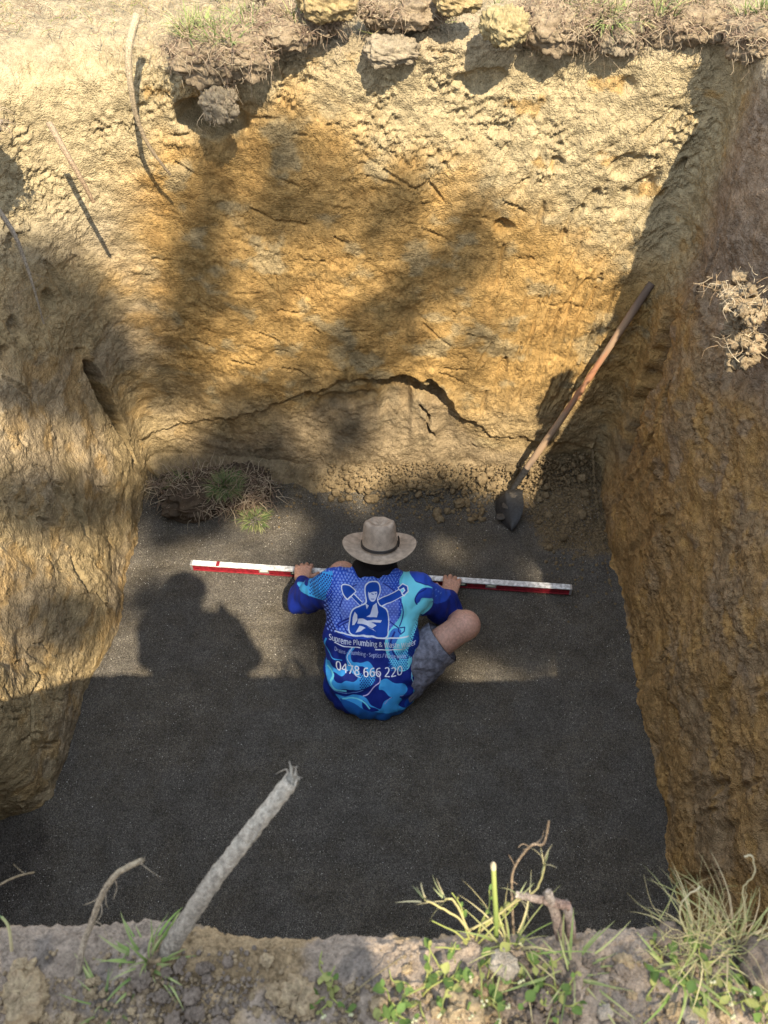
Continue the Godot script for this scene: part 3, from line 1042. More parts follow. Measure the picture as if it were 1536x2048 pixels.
const GREEN := [Color(0.10, 0.16, 0.035), Color(0.15, 0.21, 0.06), Color(0.21, 0.25, 0.09), Color(0.08, 0.13, 0.04)]
const STRAW := [Color(0.42, 0.34, 0.19), Color(0.35, 0.27, 0.16), Color(0.28, 0.22, 0.14), Color(0.20, 0.22, 0.08)]
const DEAD := [Color(0.26, 0.19, 0.14), Color(0.36, 0.28, 0.20), Color(0.21, 0.15, 0.11), Color(0.44, 0.36, 0.25)]


func tangle(s: Shape, at: Vector3, size: Vector3, count: int, length: float, r: float, tones: Array, droop := 0.3, dome := false) -> void:
	for k in count:
		var a := at + Vector3(rng.randfn(0, 0.42), rng.randf_range(-0.3, 1.0) * 0.5, rng.randfn(0, 0.42)) * size
		if dome:
			var u := Vector3(rng.randfn(), absf(rng.randfn()) * 0.9 + 0.15, rng.randfn() + 0.25).normalized()
			a = at + u * size * rng.randf_range(0.92, 1.12)
		var d := Vector3(rng.randfn(), rng.randfn() * 0.4 + 0.1, rng.randfn()).normalized()
		var pts := PackedVector3Array([a])
		for j in 3:
			d = (d + jitter(0.8) + Vector3.DOWN * droop).normalized()
			a += d * length * rng.randf_range(0.2, 0.45)
			pts.append(a)
		var c: Color = tones[rng.randi() % tones.size()]
		s.tube(curve(pts, 3), [r * rng.randf_range(0.6, 1.2), r * 0.3], 4, c, c * 0.85)


func crumble(s: Shape, at: Vector3, size: Vector3, count: int, c0: Color, c1: Color, r0 := 0.005, r1 := 0.022, amp := 0.6, rings := 6) -> void:
	# loose crumbs over the front and the underside of a lump
	for k in count:
		var u := Vector3(rng.randfn(), rng.randfn() * 0.8, rng.randfn() + 0.5).normalized()
		var r := lerpf(r0, r1, pow(rng.randf(), 2.5))
		var v := rng.randf_range(0.75, 1.2)
		s.lump(at + u * size * rng.randf_range(0.85, 1.08), Vector3(r, r * rng.randf_range(0.6, 0.9), r * rng.randf_range(0.7, 1.0)), n_mid, amp, 0.3, c0 * v, c1 * v, rings)


func sod(called: String, label: String, category: String, at: Vector3, size: Vector3, soils: Array, dead: int, green: int, length: float, seed_: int, lean := Vector3.ZERO, group := "", hang := 8, thick := 0.0016) -> Node3D:
	# a lump of turf: soil, dead stems and thin roots, blades of grass
	rng.seed = seed_
	var t := thing(called, label, category, at, group)
	var s := Shape.new()
	s.lump(Vector3.ZERO, size, n_mid, 0.30, 0.34, soils[0], soils[1], 44, Basis.from_euler(Vector3(0, rng.randf() * TAU, rng.randf_range(-0.2, 0.2))))
	part(t, "soil", s.commit(), M.clod)
	var loose := Shape.new()
	crumble(loose, Vector3.ZERO, size * 0.95, int(2400.0 * (size.x * size.z + size.x * size.y)) + 20, soils[0], soils[1])
	part(t, "crumbs", loose.commit(), M.clod).set_meta("kind", "stuff")
	if dead:
		var d := Shape.new()
		tangle(d, Vector3.ZERO, size, dead * 4, length * 0.8, thick, DEAD, 0.15, true)
		part(t, "dead_stems", d.commit(), M.dry).set_meta("kind", "stuff")
	if hang:
		var r := Shape.new()
		for k in hang * 2:
			var a := Vector3(rng.randf_range(-0.9, 0.9) * size.x, -size.y * rng.randf_range(0.0, 0.7), size.z * rng.randf_range(0.2, 0.85))
			var l := lerpf(0.015, 0.12, rng.randf() * rng.randf())
			r.tube(curve(PackedVector3Array([a, a + Vector3(0, -l * 0.5, 0.01) + jitter(l * 0.35), a + Vector3(0, -l, 0.012) + jitter(l * 0.5)]), 4), [0.0011, 0.0005], 5, Color(0.40, 0.33, 0.24), Color(0.33, 0.26, 0.18))
		part(t, "hanging_roots", r.commit(), M.dry).set_meta("kind", "stuff")
	if green:
		var g := Shape.new()
		for k in maxi(1, green / 14):
			tuft(g, Vector3(rng.randf_range(-0.75, 0.75) * size.x, size.y * 0.7, rng.randf_range(-0.6, 0.7) * size.z), mini(green, 14), 0.035, length, 0.0045, lean, GREEN if rng.randf() < 0.72 else STRAW)
		part(t, "grass_blades", g.commit(), M.plant).set_meta("kind", "stuff")
	return t


func clod(at: Vector3, size: Vector3, c0: Color, c1: Color, rings: int) -> ArrayMesh:
	var s := Shape.new()
	s.lump(at * 0.0 + Vector3(rng.randf(), rng.randf(), rng.randf()) * 0.0, size, n_mid, rng.randf_range(0.35, 0.6), rng.randf_range(0.2, 0.34), c0, c1, rings, Basis.from_euler(Vector3(rng.randf(), rng.randf() * TAU, rng.randf())))
	return s.commit()


func clod_variants(count: int, c0: Color, c1: Color, rings := 9) -> Array:
	var out := []
	for k in count:
		var s := Shape.new()
		var o := Vector3(k * 1.7, k * 0.9, k * 2.3)
		var v := rng.randf_range(0.8, 1.2)
		s.lump(o, Vector3(1.0, rng.randf_range(0.6, 0.85), rng.randf_range(0.75, 1.0)), n_mid, 0.55, 0.3, c0 * v, c1 * v, rings)
		for j in s.p.size():
			s.p[j] -= o
		out.append(s.commit())
	return out


func build_vegetation() -> void:
	rng.seed = 21
	# roots that stick out of the banks
	root_thing("tree_root", "long pale root hanging down the upper left of the back wall", P([[-0.945, 2.43, 3.50], [-0.975, 2.34, 3.40], [-0.985, 2.22, 3.36], [-0.990, 2.10, 3.37], [-0.970, 1.98, 3.39], [-0.915, 1.85, 3.42]]), 0.016, 0.005, Color(0.80, 0.66, 0.46), Color(0.60, 0.46, 0.30), 9, 5)
	root_thing("tree_root", "short brown root lying across the sandy upper left corner", P([[-1.30, 2.13, 3.25], [-1.25, 2.04, 3.20], [-1.21, 1.94, 3.18], [-1.19, 1.84, 3.19]]), 0.013, 0.008, Color(0.66, 0.52, 0.37), Color(0.66, 0.46, 0.29), 9, 3)
	root_thing("tree_root", "thin grey root hanging down the left wall near its top", P([[-1.52, 1.93, 3.02], [-1.46, 1.82, 2.98], [-1.44, 1.70, 2.95], [-1.43, 1.58, 2.92], [-1.43, 1.45, 2.90]]), 0.012, 0.003, Color(0.60, 0.50, 0.39), Color(0.60, 0.50, 0.37), 8, 8)
	root_thing("tree_root", "thick grey cut root leaning out over the pit from the near bank", P([[-0.300, 2.205, 0.296], [-0.267, 2.280, 0.300], [-0.223, 2.360, 0.326], [-0.189, 2.410, 0.350], [-0.145, 2.460, 0.383], [-0.106, 2.500, 0.415]]), 0.0118, 0.0096, Color(0.46, 0.40, 0.33), Color(0.85, 0.77, 0.64), 16, 3, 14)
	root_thing("twig", "bent brown twig rising from the left of the near bank", P([[-0.392, 2.235, 0.250], [-0.376, 2.290, 0.292], [-0.358, 2.330, 0.312], [-0.340, 2.370, 0.329], [-0.318, 2.400, 0.343], [-0.285, 2.420, 0.352]]), 0.0042, 0.0034, Color(0.56, 0.46, 0.35), Color(0.68, 0.56, 0.39), 8, 7, 5)
	root_thing("twig", "thin forked twig entering at the far left of the near bank", P([[-0.560, 2.255, 0.350], [-0.490, 2.320, 0.357], [-0.458, 2.350, 0.357], [-0.430, 2.370, 0.355]]), 0.0016, 0.001, Color(0.46, 0.38, 0.27), Color(0.46, 0.36, 0.22), 6, 4)
	root_thing("twig", "thin zigzag twig standing behind the green stalk", P([[0.170, 2.245, 0.318], [0.163, 2.310, 0.342], [0.161, 2.360, 0.361], [0.177, 2.410, 0.372], [0.191, 2.420, 0.371], [0.193, 2.460, 0.382]]), 0.0017, 0.0013, Color(0.60, 0.45, 0.31), Color(0.68, 0.50, 0.33), 7, 5)
	root_thing("twig", "straight dry straw lying on the bare near bank", P([[-0.060, 2.262, 0.232], [-0.017, 2.275, 0.260], [0.024, 2.282, 0.284]]), 0.0011, 0.0009, Color(0.50, 0.40, 0.22), Color(0.50, 0.40, 0.24), 6, 0)
	# a snapped stump: three pieces of the same broken root
	var w := thing("broken_root", "snapped reddish root with split bark standing beside the weeds", "root", V(0.232, 2.25, 0.310))
	for q in [["splinter", [[0.165, 2.333, 0.341], [0.192, 2.331, 0.336], [0.232, 2.321, 0.331]], 0.0042, 0.006], ["upright", [[0.202, 2.348, 0.339], [0.217, 2.300, 0.327], [0.234, 2.235, 0.306]], 0.0058, 0.0066], ["upright", [[0.227, 2.325, 0.332], [0.237, 2.290, 0.324], [0.246, 2.235, 0.308]], 0.006, 0.0065]]:
		var s := Shape.new()
		var local := PackedVector3Array()
		for v in curve(P(q[1]), 6):
			local.append(v - w.position + jitter(0.0008))
		s.tube(local, [q[2], q[3]], 9, Color(0.78, 0.66, 0.56), Color(0.48, 0.31, 0.24), 0.3, n_mid)
		part(w, q[0], s.commit(), M.root)
	# the single green stalk
	var r := Shape.new()
	var rp := P([[0.147, 2.235, 0.304], [0.142, 2.300, 0.327], [0.137, 2.345, 0.341], [0.133, 2.385, 0.354]])
	var stalk := thing("reed_stalk", "single straight green stalk with a pale tip beside the snapped root", "plant", rp[0])
	for k in rp.size():
		rp[k] -= stalk.position
	r.tube(curve(rp, 5), [0.0034, 0.0030], 8, Color(0.14, 0.20, 0.05), Color(0.30, 0.34, 0.11))
	part(stalk, "stem", r.commit(), M.plant)
	var tipm := Shape.new()
	tipm.tube(PackedVector3Array([rp[3], rp[3] + Vector3(-0.001, 0.008, -0.002), rp[3] + Vector3(-0.001, 0.012, -0.003)]), [0.0033, 0.0036, 0.002], 8, Color(0.5, 0.45, 0.3), Color(0.45, 0.38, 0.26))
	part(stalk, "tip", tipm.commit(), M.dry)
	build_near_plants()
	build_back_sods()
	build_clods()


func weed(label: String, x: float, d: float, seed_: int, stems: int, reach: float, leaves: int, bloom := 0) -> void:
	# a low herb: creeping stems, round leaves in pairs, tiny pale flower heads
	rng.seed = seed_
	var t := thing("leafy_weed", label, "plant", V(x, 2.262, d), "leafy weeds on the near bank")
	var st := Shape.new()
	var lf := Shape.new()
	var fl := Shape.new()
	for k in stems:
		var a := TAU * (k + rng.randf() * 0.7) / stems
		var dir := Vector3(cos(a), rng.randf_range(0.25, 0.8), sin(a)).normalized()
		var l := reach * rng.randf_range(0.6, 1.15)
		var pts := curve(PackedVector3Array([Vector3(0, -0.01, 0), dir * l * 0.4 + jitter(0.004), dir * l * 0.75 + Vector3(0, -0.1 * l, 0) + jitter(0.006), dir * l + Vector3(0, -0.05 * l, 0)]), 5)
		st.tube(pts, [0.0014, 0.0007], 6, Color(0.30, 0.30, 0.10), Color(0.24, 0.28, 0.08))
		for j in leaves:
			var q := pts[clampi(int((j + 1.0) / leaves * (pts.size() - 1)), 2, pts.size() - 1)]
			var o := Vector3(rng.randf_range(-1, 1), rng.randf_range(0.1, 0.7), rng.randf_range(-1, 1)).normalized()
			var v := rng.randf_range(0.75, 1.3)
			var c := (Color(0.085, 0.135, 0.035) if rng.randf() < 0.7 else Color(0.23, 0.24, 0.08)) * v
			if rng.randf() < 0.45:
				continue
			var ls := lerpf(0.006, 0.019, rng.randf())
			lf.leaf(q, o, (Vector3.UP + jitter(0.5)).normalized(), ls, ls * rng.randf_range(0.5, 0.8), c, rng.randf_range(-0.1, 0.4))
		if k < bloom:
			var top := pts[pts.size() - 1]
			for j in 3:
				fl.lump(top + Vector3(0, 0.002, 0) + jitter(0.003), Vector3.ONE * 0.0019, n_mid, 0.3, 0.3, Color(0.42, 0.42, 0.24), Color(0.5, 0.48, 0.34), 4)
	part(t, "stems", st.commit(), M.plant).set_meta("kind", "stuff")
	part(t, "leaves", lf.commit(), M.plant).set_meta("kind", "stuff")
	if bloom:
		part(t, "flower_heads", fl.commit(), M.plant).set_meta("kind", "stuff")


func grass_tuft(label: String, x: float, d: float, seed_: int, count: int, length: float, lean: Vector3, tones: Array, width := 0.0028, h := 2.256, called := "grass_tuft", group := "grass tufts on the near bank", curl := 1.5) -> Node3D:
	rng.seed = seed_
	var t := thing(called, label, "grass", V(x, h, d), group)
	var s := Shape.new()
	tuft(s, Vector3.ZERO, count, 0.022 if h > 1.0 else 0.07, length, width, lean, tones, curl)
	part(t, "blades", s.commit(), M.plant).set_meta("kind", "stuff")
	return t


func build_near_plants() -> void:
	weed("leafy weed with the pale stone at its right", 0.078, 0.262, 31, 8, 0.055, 7, 3)
	weed("leafy weed hugging the ground left of the pale stone", 0.045, 0.243, 32, 7, 0.050, 6, 2)
	weed("small leafy weed right below the pale stone", 0.125, 0.246, 33, 6, 0.04, 6, 2)
	weed("leafy weed growing under the snapped root", 0.190, 0.262, 34, 6, 0.045, 5)
	weed("leafy weed at the bottom edge between straw and stalk", 0.010, 0.228, 35, 5, 0.035, 5, 2)
	weed("upright leafy weed beside the yellow clod", -0.070, 0.246, 36, 5, 0.045, 6, 2)
	weed("leafy weed at the foot of the straw-coloured tussock", 0.350, 0.275, 37, 6, 0.05, 6)
	weed("leafy weed spreading in the bottom right corner", 0.395, 0.246, 38, 8, 0.06, 7, 3)
	weed("flowering leafy weed at the right edge of the bank", 0.452, 0.250, 39, 8, 0.06, 7, 5)
	weed("leafy weed between the two dark crumbly hollows", 0.215, 0.240, 40, 5, 0.045, 5)
	weed("tall tangled weed around the green stalk", 0.115, 0.300, 45, 9, 0.075, 6, 3)
	grass_tuft("green grass tuft below the thick cut root", -0.300, 0.284, 51, 42, 0.06, Vector3(0.0, 0.1, 0.1), [Color(0.10, 0.17, 0.04), Color(0.14, 0.22, 0.05), Color(0.22, 0.27, 0.10)], 0.004)
	grass_tuft("sparse grass tuft at the bottom left of the bank", -0.345, 0.236, 52, 22, 0.06, Vector3.ZERO, GREEN)
	var big := grass_tuft("large straw and green tussock at the right end of the near bank", 0.405, 0.296, 53, 62, 0.108, Vector3(0.05, 0.25, -0.1), [Color(0.20, 0.23, 0.09), Color(0.44, 0.38, 0.20), Color(0.16, 0.21, 0.08), Color(0.48, 0.42, 0.24), Color(0.30, 0.31, 0.14)], 0.0017, 2.256, "grass_tuft", "grass tufts on the near bank", 2.6)
	var s := Shape.new()
	tangle(s, Vector3(0.0, 0.025, -0.01), Vector3(0.06, 0.04, 0.035), 60, 0.09, 0.0006, [Color(0.42, 0.36, 0.2), Color(0.24, 0.26, 0.11), Color(0.34, 0.30, 0.16)], -0.12)
	part(big, "dry_stems", s.commit(), M.dry).set_meta("kind", "stuff")
	var curls := thing("dry_stalk", "tall pale curling grass stalks above the right tussock", "plant", V(0.450, 2.262, 0.300))
	for q in [[[0.450, 2.262, 0.300], [0.452, 2.31, 0.318], [0.439, 2.36, 0.338], [0.441, 2.40, 0.342], [0.428, 2.438, 0.349], [0.420, 2.436, 0.350]], [[0.475, 2.262, 0.300], [0.478, 2.32, 0.318], [0.470, 2.37, 0.335], [0.482, 2.40, 0.340]], [[0.395, 2.262, 0.298], [0.372, 2.31, 0.318], [0.368, 2.34, 0.330], [0.384, 2.372, 0.338]]]:
		var c := Shape.new()
		var local := PackedVector3Array()
		for v in curve(P(q), 6):
			local.append(v - curls.position + jitter(0.0008))
		c.tube(local, [0.0013, 0.0008, 0.0011], 6, Color(0.36, 0.33, 0.17), Color(0.46, 0.41, 0.28))
		part(curls, "stalk", c.commit(), M.dry)
	grass_tuft("drooping pale grass tuft right of the tussock", 0.452, 0.300, 54, 44, 0.11, Vector3(0.1, 0.5, -0.2), STRAW, 0.0022, 2.256, "grass_tuft", "grass tufts on the near bank", 2.4)
	grass_tuft("thin grass tuft growing behind the pale stone", 0.165, 0.300, 55, 34, 0.09, Vector3(0, 0.3, -0.1), [Color(0.15, 0.21, 0.06), Color(0.30, 0.31, 0.12), Color(0.45, 0.39, 0.2)])
	grass_tuft("sprawling grass tuft right of the snapped root", 0.235, 0.270, 56, 36, 0.08, Vector3(-0.1, 0.0, 0.3), [Color(0.15, 0.20, 0.07), Color(0.26, 0.28, 0.12)], 0.0036)
	grass_tuft("grass tuft with broad blades under the tussock", 0.375, 0.268, 57, 30, 0.075, Vector3(0.2, 0.1, 0.4), [Color(0.16, 0.24, 0.06), Color(0.26, 0.31, 0.10)], 0.0045)
	# dry curled stems that lean over the edge left of the stalk
	rng.seed = 61
	var t := thing("dry_weed", "dry curled weed stems leaning over the edge left of the stalk", "plant", V(0.105, 2.262, 0.312))
	for q in [[[0.117, 2.255, 0.312], [0.096, 2.300, 0.321], [0.070, 2.330, 0.327], [0.050, 2.350, 0.329]], [[0.112, 2.262, 0.314], [0.092, 2.320, 0.331], [0.082, 2.342, 0.333], [0.076, 2.336, 0.334]], [[0.107, 2.262, 0.318], [0.139, 2.290, 0.327], [0.171, 2.320, 0.339], [0.190, 2.350, 0.344], [0.194, 2.400, 0.356]], [[0.120, 2.255, 0.316], [0.150, 2.300, 0.330], [0.168, 2.335, 0.337]]]:
		var st := Shape.new()
		var local := PackedVector3Array()
		for v in curve(P(q), 6):
			local.append(v - t.position + jitter(0.0006))
		st.tube(local, [0.0016, 0.0011], 6, Color(0.42, 0.36, 0.18), Color(0.36, 0.33, 0.15))
		var o := part(t, "stem", st.commit(), M.dry)
		var b := Shape.new()
		var tip := local[local.size() - 1]
		tuft(b, tip, 7, 0.004, 0.035, 0.0016, (tip - local[local.size() - 5]).normalized() * 1.4, [Color(0.24, 0.27, 0.13), Color(0.44, 0.38, 0.22)], 1.6)
		part(o, "blades", b.commit(), M.plant).set_meta("kind", "stuff")
	var u := thing("seedling", "green seedling leaf on a pale stem at the far left", "plant", V(-0.477, 2.25, 0.291))
	var us := Shape.new()
	us.tube(curve(P([[0, 0, 0], [0.003, 0.042, 0.022], [-0.002, 0.062, 0.030]]), 5), [0.0022, 0.0016], 7, Color(0.42, 0.33, 0.20), Color(0.30, 0.34, 0.16))
	part(u, "stem", us.commit(), M.plant)
	var ul := Shape.new()
	ul.leaf(V(-0.002, 0.062, 0.030), Vector3(-0.7, 0.8, -0.2), Vector3(0.2, 0.4, 1.0), 0.03, 0.008, Color(0.16, 0.26, 0.14))
	part(u, "leaf", ul.commit(), M.plant)


func build_back_sods() -> void:
	var dark := [Color(0.33, 0.255, 0.175), Color(0.42, 0.335, 0.225)]
	var pale := [Color(0.44, 0.37, 0.26), Color(0.36, 0.30, 0.22)]
	var yellow := [Color(0.48, 0.375, 0.185), Color(0.43, 0.33, 0.185)]
	var g := "turf sods hanging over the back edge"
	sod("turf_sod", "big overhanging turf sod with green grass above the dark hollow", "turf", V(-0.640, 2.29, 3.53), Vector3(0.22, 0.10, 0.16), dark, 150, 330, 0.11, 101, Vector3(0, 0.0, 0.4), g, 26)
	sod("turf_sod", "pale soil lump hanging below the big overhanging sod", "turf", V(-0.665, 2.14, 3.42), Vector3(0.075, 0.075, 0.06), pale, 10, 0, 0.05, 102, Vector3.ZERO, g, 10)
	sod("turf_sod", "dead brown turf left of the yellow clay block", "turf", V(-0.36, 2.36, 3.64), Vector3(0.20, 0.06, 0.15), dark, 190, 70, 0.09, 103, Vector3(0, 0, 0.3), g, 22)
	sod("turf_sod", "dead brown turf between the two clay blocks", "turf", V(0.08, 2.40, 3.68), Vector3(0.20, 0.06, 0.14), dark, 150, 12, 0.08, 104, Vector3(0, 0, 0.3), g, 16)
	sod("turf_sod", "thick matted turf right of the square clay block", "turf", V(0.72, 2.36, 3.63), Vector3(0.22, 0.09, 0.15), dark, 260, 150, 0.09, 105, Vector3(0, -0.1, 0.3), g, 30)
	sod("turf_sod", "turf with a green tongue of grass over the back edge", "turf", V(0.93, 2.34, 3.60), Vector3(0.12, 0.08, 0.10), pale, 90, 220, 0.11, 106, Vector3(0, -0.5, 0.5), g, 16)
	sod("turf_sod", "dry turf near the back right corner", "turf", V(1.17, 2.37, 3.63), Vector3(0.22, 0.08, 0.14), dark, 210, 190, 0.09, 107, Vector3(0, 0, 0.2), g, 24)
	sod("turf_sod", "turf at the top of the shaded right corner", "turf", V(1.46, 2.38, 3.42), Vector3(0.16, 0.08, 0.16), dark, 150, 140, 0.09, 108, Vector3(-0.3, 0, 0.1), g, 24)
	sod("turf_sod", "grey turf crumbling on the upper left slope", "turf", V(-1.56, 2.20, 3.05), Vector3(0.16, 0.06, 0.12), [Color(0.34, 0.29, 0.23), Color(0.42, 0.36, 0.28)], 110, 14, 0.09, 109, Vector3(0.3, 0, 0), g, 12)
	# clay blocks lying on the edge
	rng.seed = 120
	for q in [["yellow clay block on the edge above the overhanging sod", V(-0.215, 2.465, 3.55), Vector3(0.125, 0.065, 0.09), yellow], ["rounded yellow clay block beside the square one", V(0.285, 2.475, 3.54), Vector3(0.10, 0.045, 0.08), yellow], ["square yellow clay block overhanging the back edge", V(0.465, 2.405, 3.46), Vector3(0.095, 0.062, 0.085), [Color(0.50, 0.41, 0.22), Color(0.44, 0.36, 0.2)]], ["pale clay lump under the dead turf", V(0.03, 2.30, 3.52), Vector3(0.12, 0.05, 0.07), pale], ["small pale clay lump left of the clay blocks", V(-0.50, 2.46, 3.70), Vector3(0.05, 0.03, 0.05), pale]]:
		var s := Shape.new()
		s.lump(Vector3.ZERO, q[2], n_mid, 0.34, 0.3, q[3][0], q[3][1], 40, Basis.from_euler(Vector3(0.1, rng.randf() * 0.6, rng.randf_range(-0.15, 0.15))))
		single("clay_block", q[0], "clay block", s.commit(), M.clod, q[1], "clay blocks on the back edge")
	# the sod that fell to the floor, left of the back wall
	rng.seed = 129
	sod("fallen_sod", "fallen sod of tangled roots and grass on the floor by the left corner", "turf", V(-0.97, 0.055, 3.28), Vector3(0.34, 0.095, 0.16), [Color(0.11, 0.082, 0.058), Color(0.17, 0.125, 0.085)], 190, 0, 0.15, 130, Vector3.ZERO, "", 0, 0.0027)
	for q in [["green grass tuft on top of the fallen sod", -0.90, 3.24, 0.135, 420, 0.09], ["small green grass tuft in front of the fallen sod", -0.735, 3.10, 0.02, 170, 0.075], ["faint grass tuft at the left of the fallen sod", -1.16, 3.30, 0.11, 90, 0.07]]:
		grass_tuft(q[0], q[1], q[2], 131 + int(q[4]), q[4], q[5], Vector3(0.1, 0, 0.3), [Color(0.055, 0.09, 0.03), Color(0.085, 0.125, 0.045), Color(0.14, 0.16, 0.065)], 0.006, q[3], "grass_tuft", "grass tufts on the pit floor")
	# tussocks on the right bank, whose shadow breaks the edge on the back wall
	var k := 0
	for d in [2.95, 2.78, 2.62, 2.40, 2.15]:
		k += 1
		var o := grass_tuft(["tussock on the right bank nearest the corner", "second tussock on the right bank from the corner", "third tussock on the right bank from the corner", "fourth tussock on the right bank from the corner", "fifth tussock on the right bank from the corner"][k - 1], 1.47 + 0.03 * sin(k * 2.1), d, 160 + k, 70, 0.085, Vector3(-0.2, 0.2, 0), GREEN, 0.005, 2.38, "grass_tussock", "tussocks on the right bank")
	# short grass along the back ground
	rng.seed = 170
	var s2 := Shape.new()
	for j in 420:
		var x := rng.randf_range(-0.75, 1.6)
		var d := rng.randf_range(3.75, 4.6)
		if n_mid.get_noise_2d(x * 0.35, d * 0.35) + 0.25 * sst(0.3, 1.3, x) > -0.02:
			tuft(s2, V(x, 2.345, d), 7, 0.03, 0.07, 0.005, Vector3.ZERO, GREEN if rng.randf() < 0.75 else STRAW)
	var grass := part(self, "short_grass", s2.commit(), M.plant)
	grass.set_meta("kind", "stuff")
	tag(grass, "short patchy grass on the ground beyond the back edge", "grass")
	var s3 := Shape.new()
	for j in 700:
		var x := rng.randf_range(-2.2, 1.5)
		var d := rng.randf_range(3.62, 4.5)
		tangle(s3, V(x, 2.335, d), Vector3(0.05, 0.01, 0.05), 3, 0.07, 0.0017, STRAW if rng.randf() < 0.6 else DEAD, 0.2)
	var litter := part(self, "dry_litter", s3.commit(), M.dry)
	litter.set_meta("kind", "stuff")
	tag(litter, "dry straw litter strewn over the sandy ground behind the pit", "litter")
	# pale fibrous roots that catch the sun on the right wall
	rng.seed = 180
	for q in [["pale fibrous root mat high on the right wall", V(1.22, 1.84, 2.50), Vector3(0.12, 0.045, 0.13), 240], ["pale crumbly root mat lower on the right wall", V(1.24, 1.70, 2.42), Vector3(0.08, 0.09, 0.10), 200]]:
		var t := thing("root_mat", q[0], "roots", q[1], "root mats on the right wall")
		var a := Shape.new()
		a.lump(Vector3(0.04, -0.02, 0), Vector3(q[2].x * 0.6, q[2].y * 0.6, q[2].z * 0.7), n_mid, 0.35, 0.4, Color(0.44, 0.36, 0.24), Color(0.34, 0.25, 0.15), 30)
		part(t, "soil", a.commit(), M.clod)
		var loose := Shape.new()
		crumble(loose, Vector3(0.04, -0.01, 0), q[2] * Vector3(0.7, 0.9, 1.0), 46, Color(0.46, 0.375, 0.25), Color(0.33, 0.24, 0.15), 0.007, 0.03, 0.95, 8)
		part(t, "crumbs", loose.commit(), M.clod).set_meta("kind", "stuff")
		var b := Shape.new()
		tangle(b, Vector3(0.03, 0, 0), q[2] * 1.0, q[3] / 2, 0.07, 0.0013, [Color(0.55, 0.47, 0.34), Color(0.46, 0.38, 0.27), Color(0.36, 0.26, 0.16)], 0.1)
		part(t, "fibres", b.commit(), M.dry).set_meta("kind", "stuff")


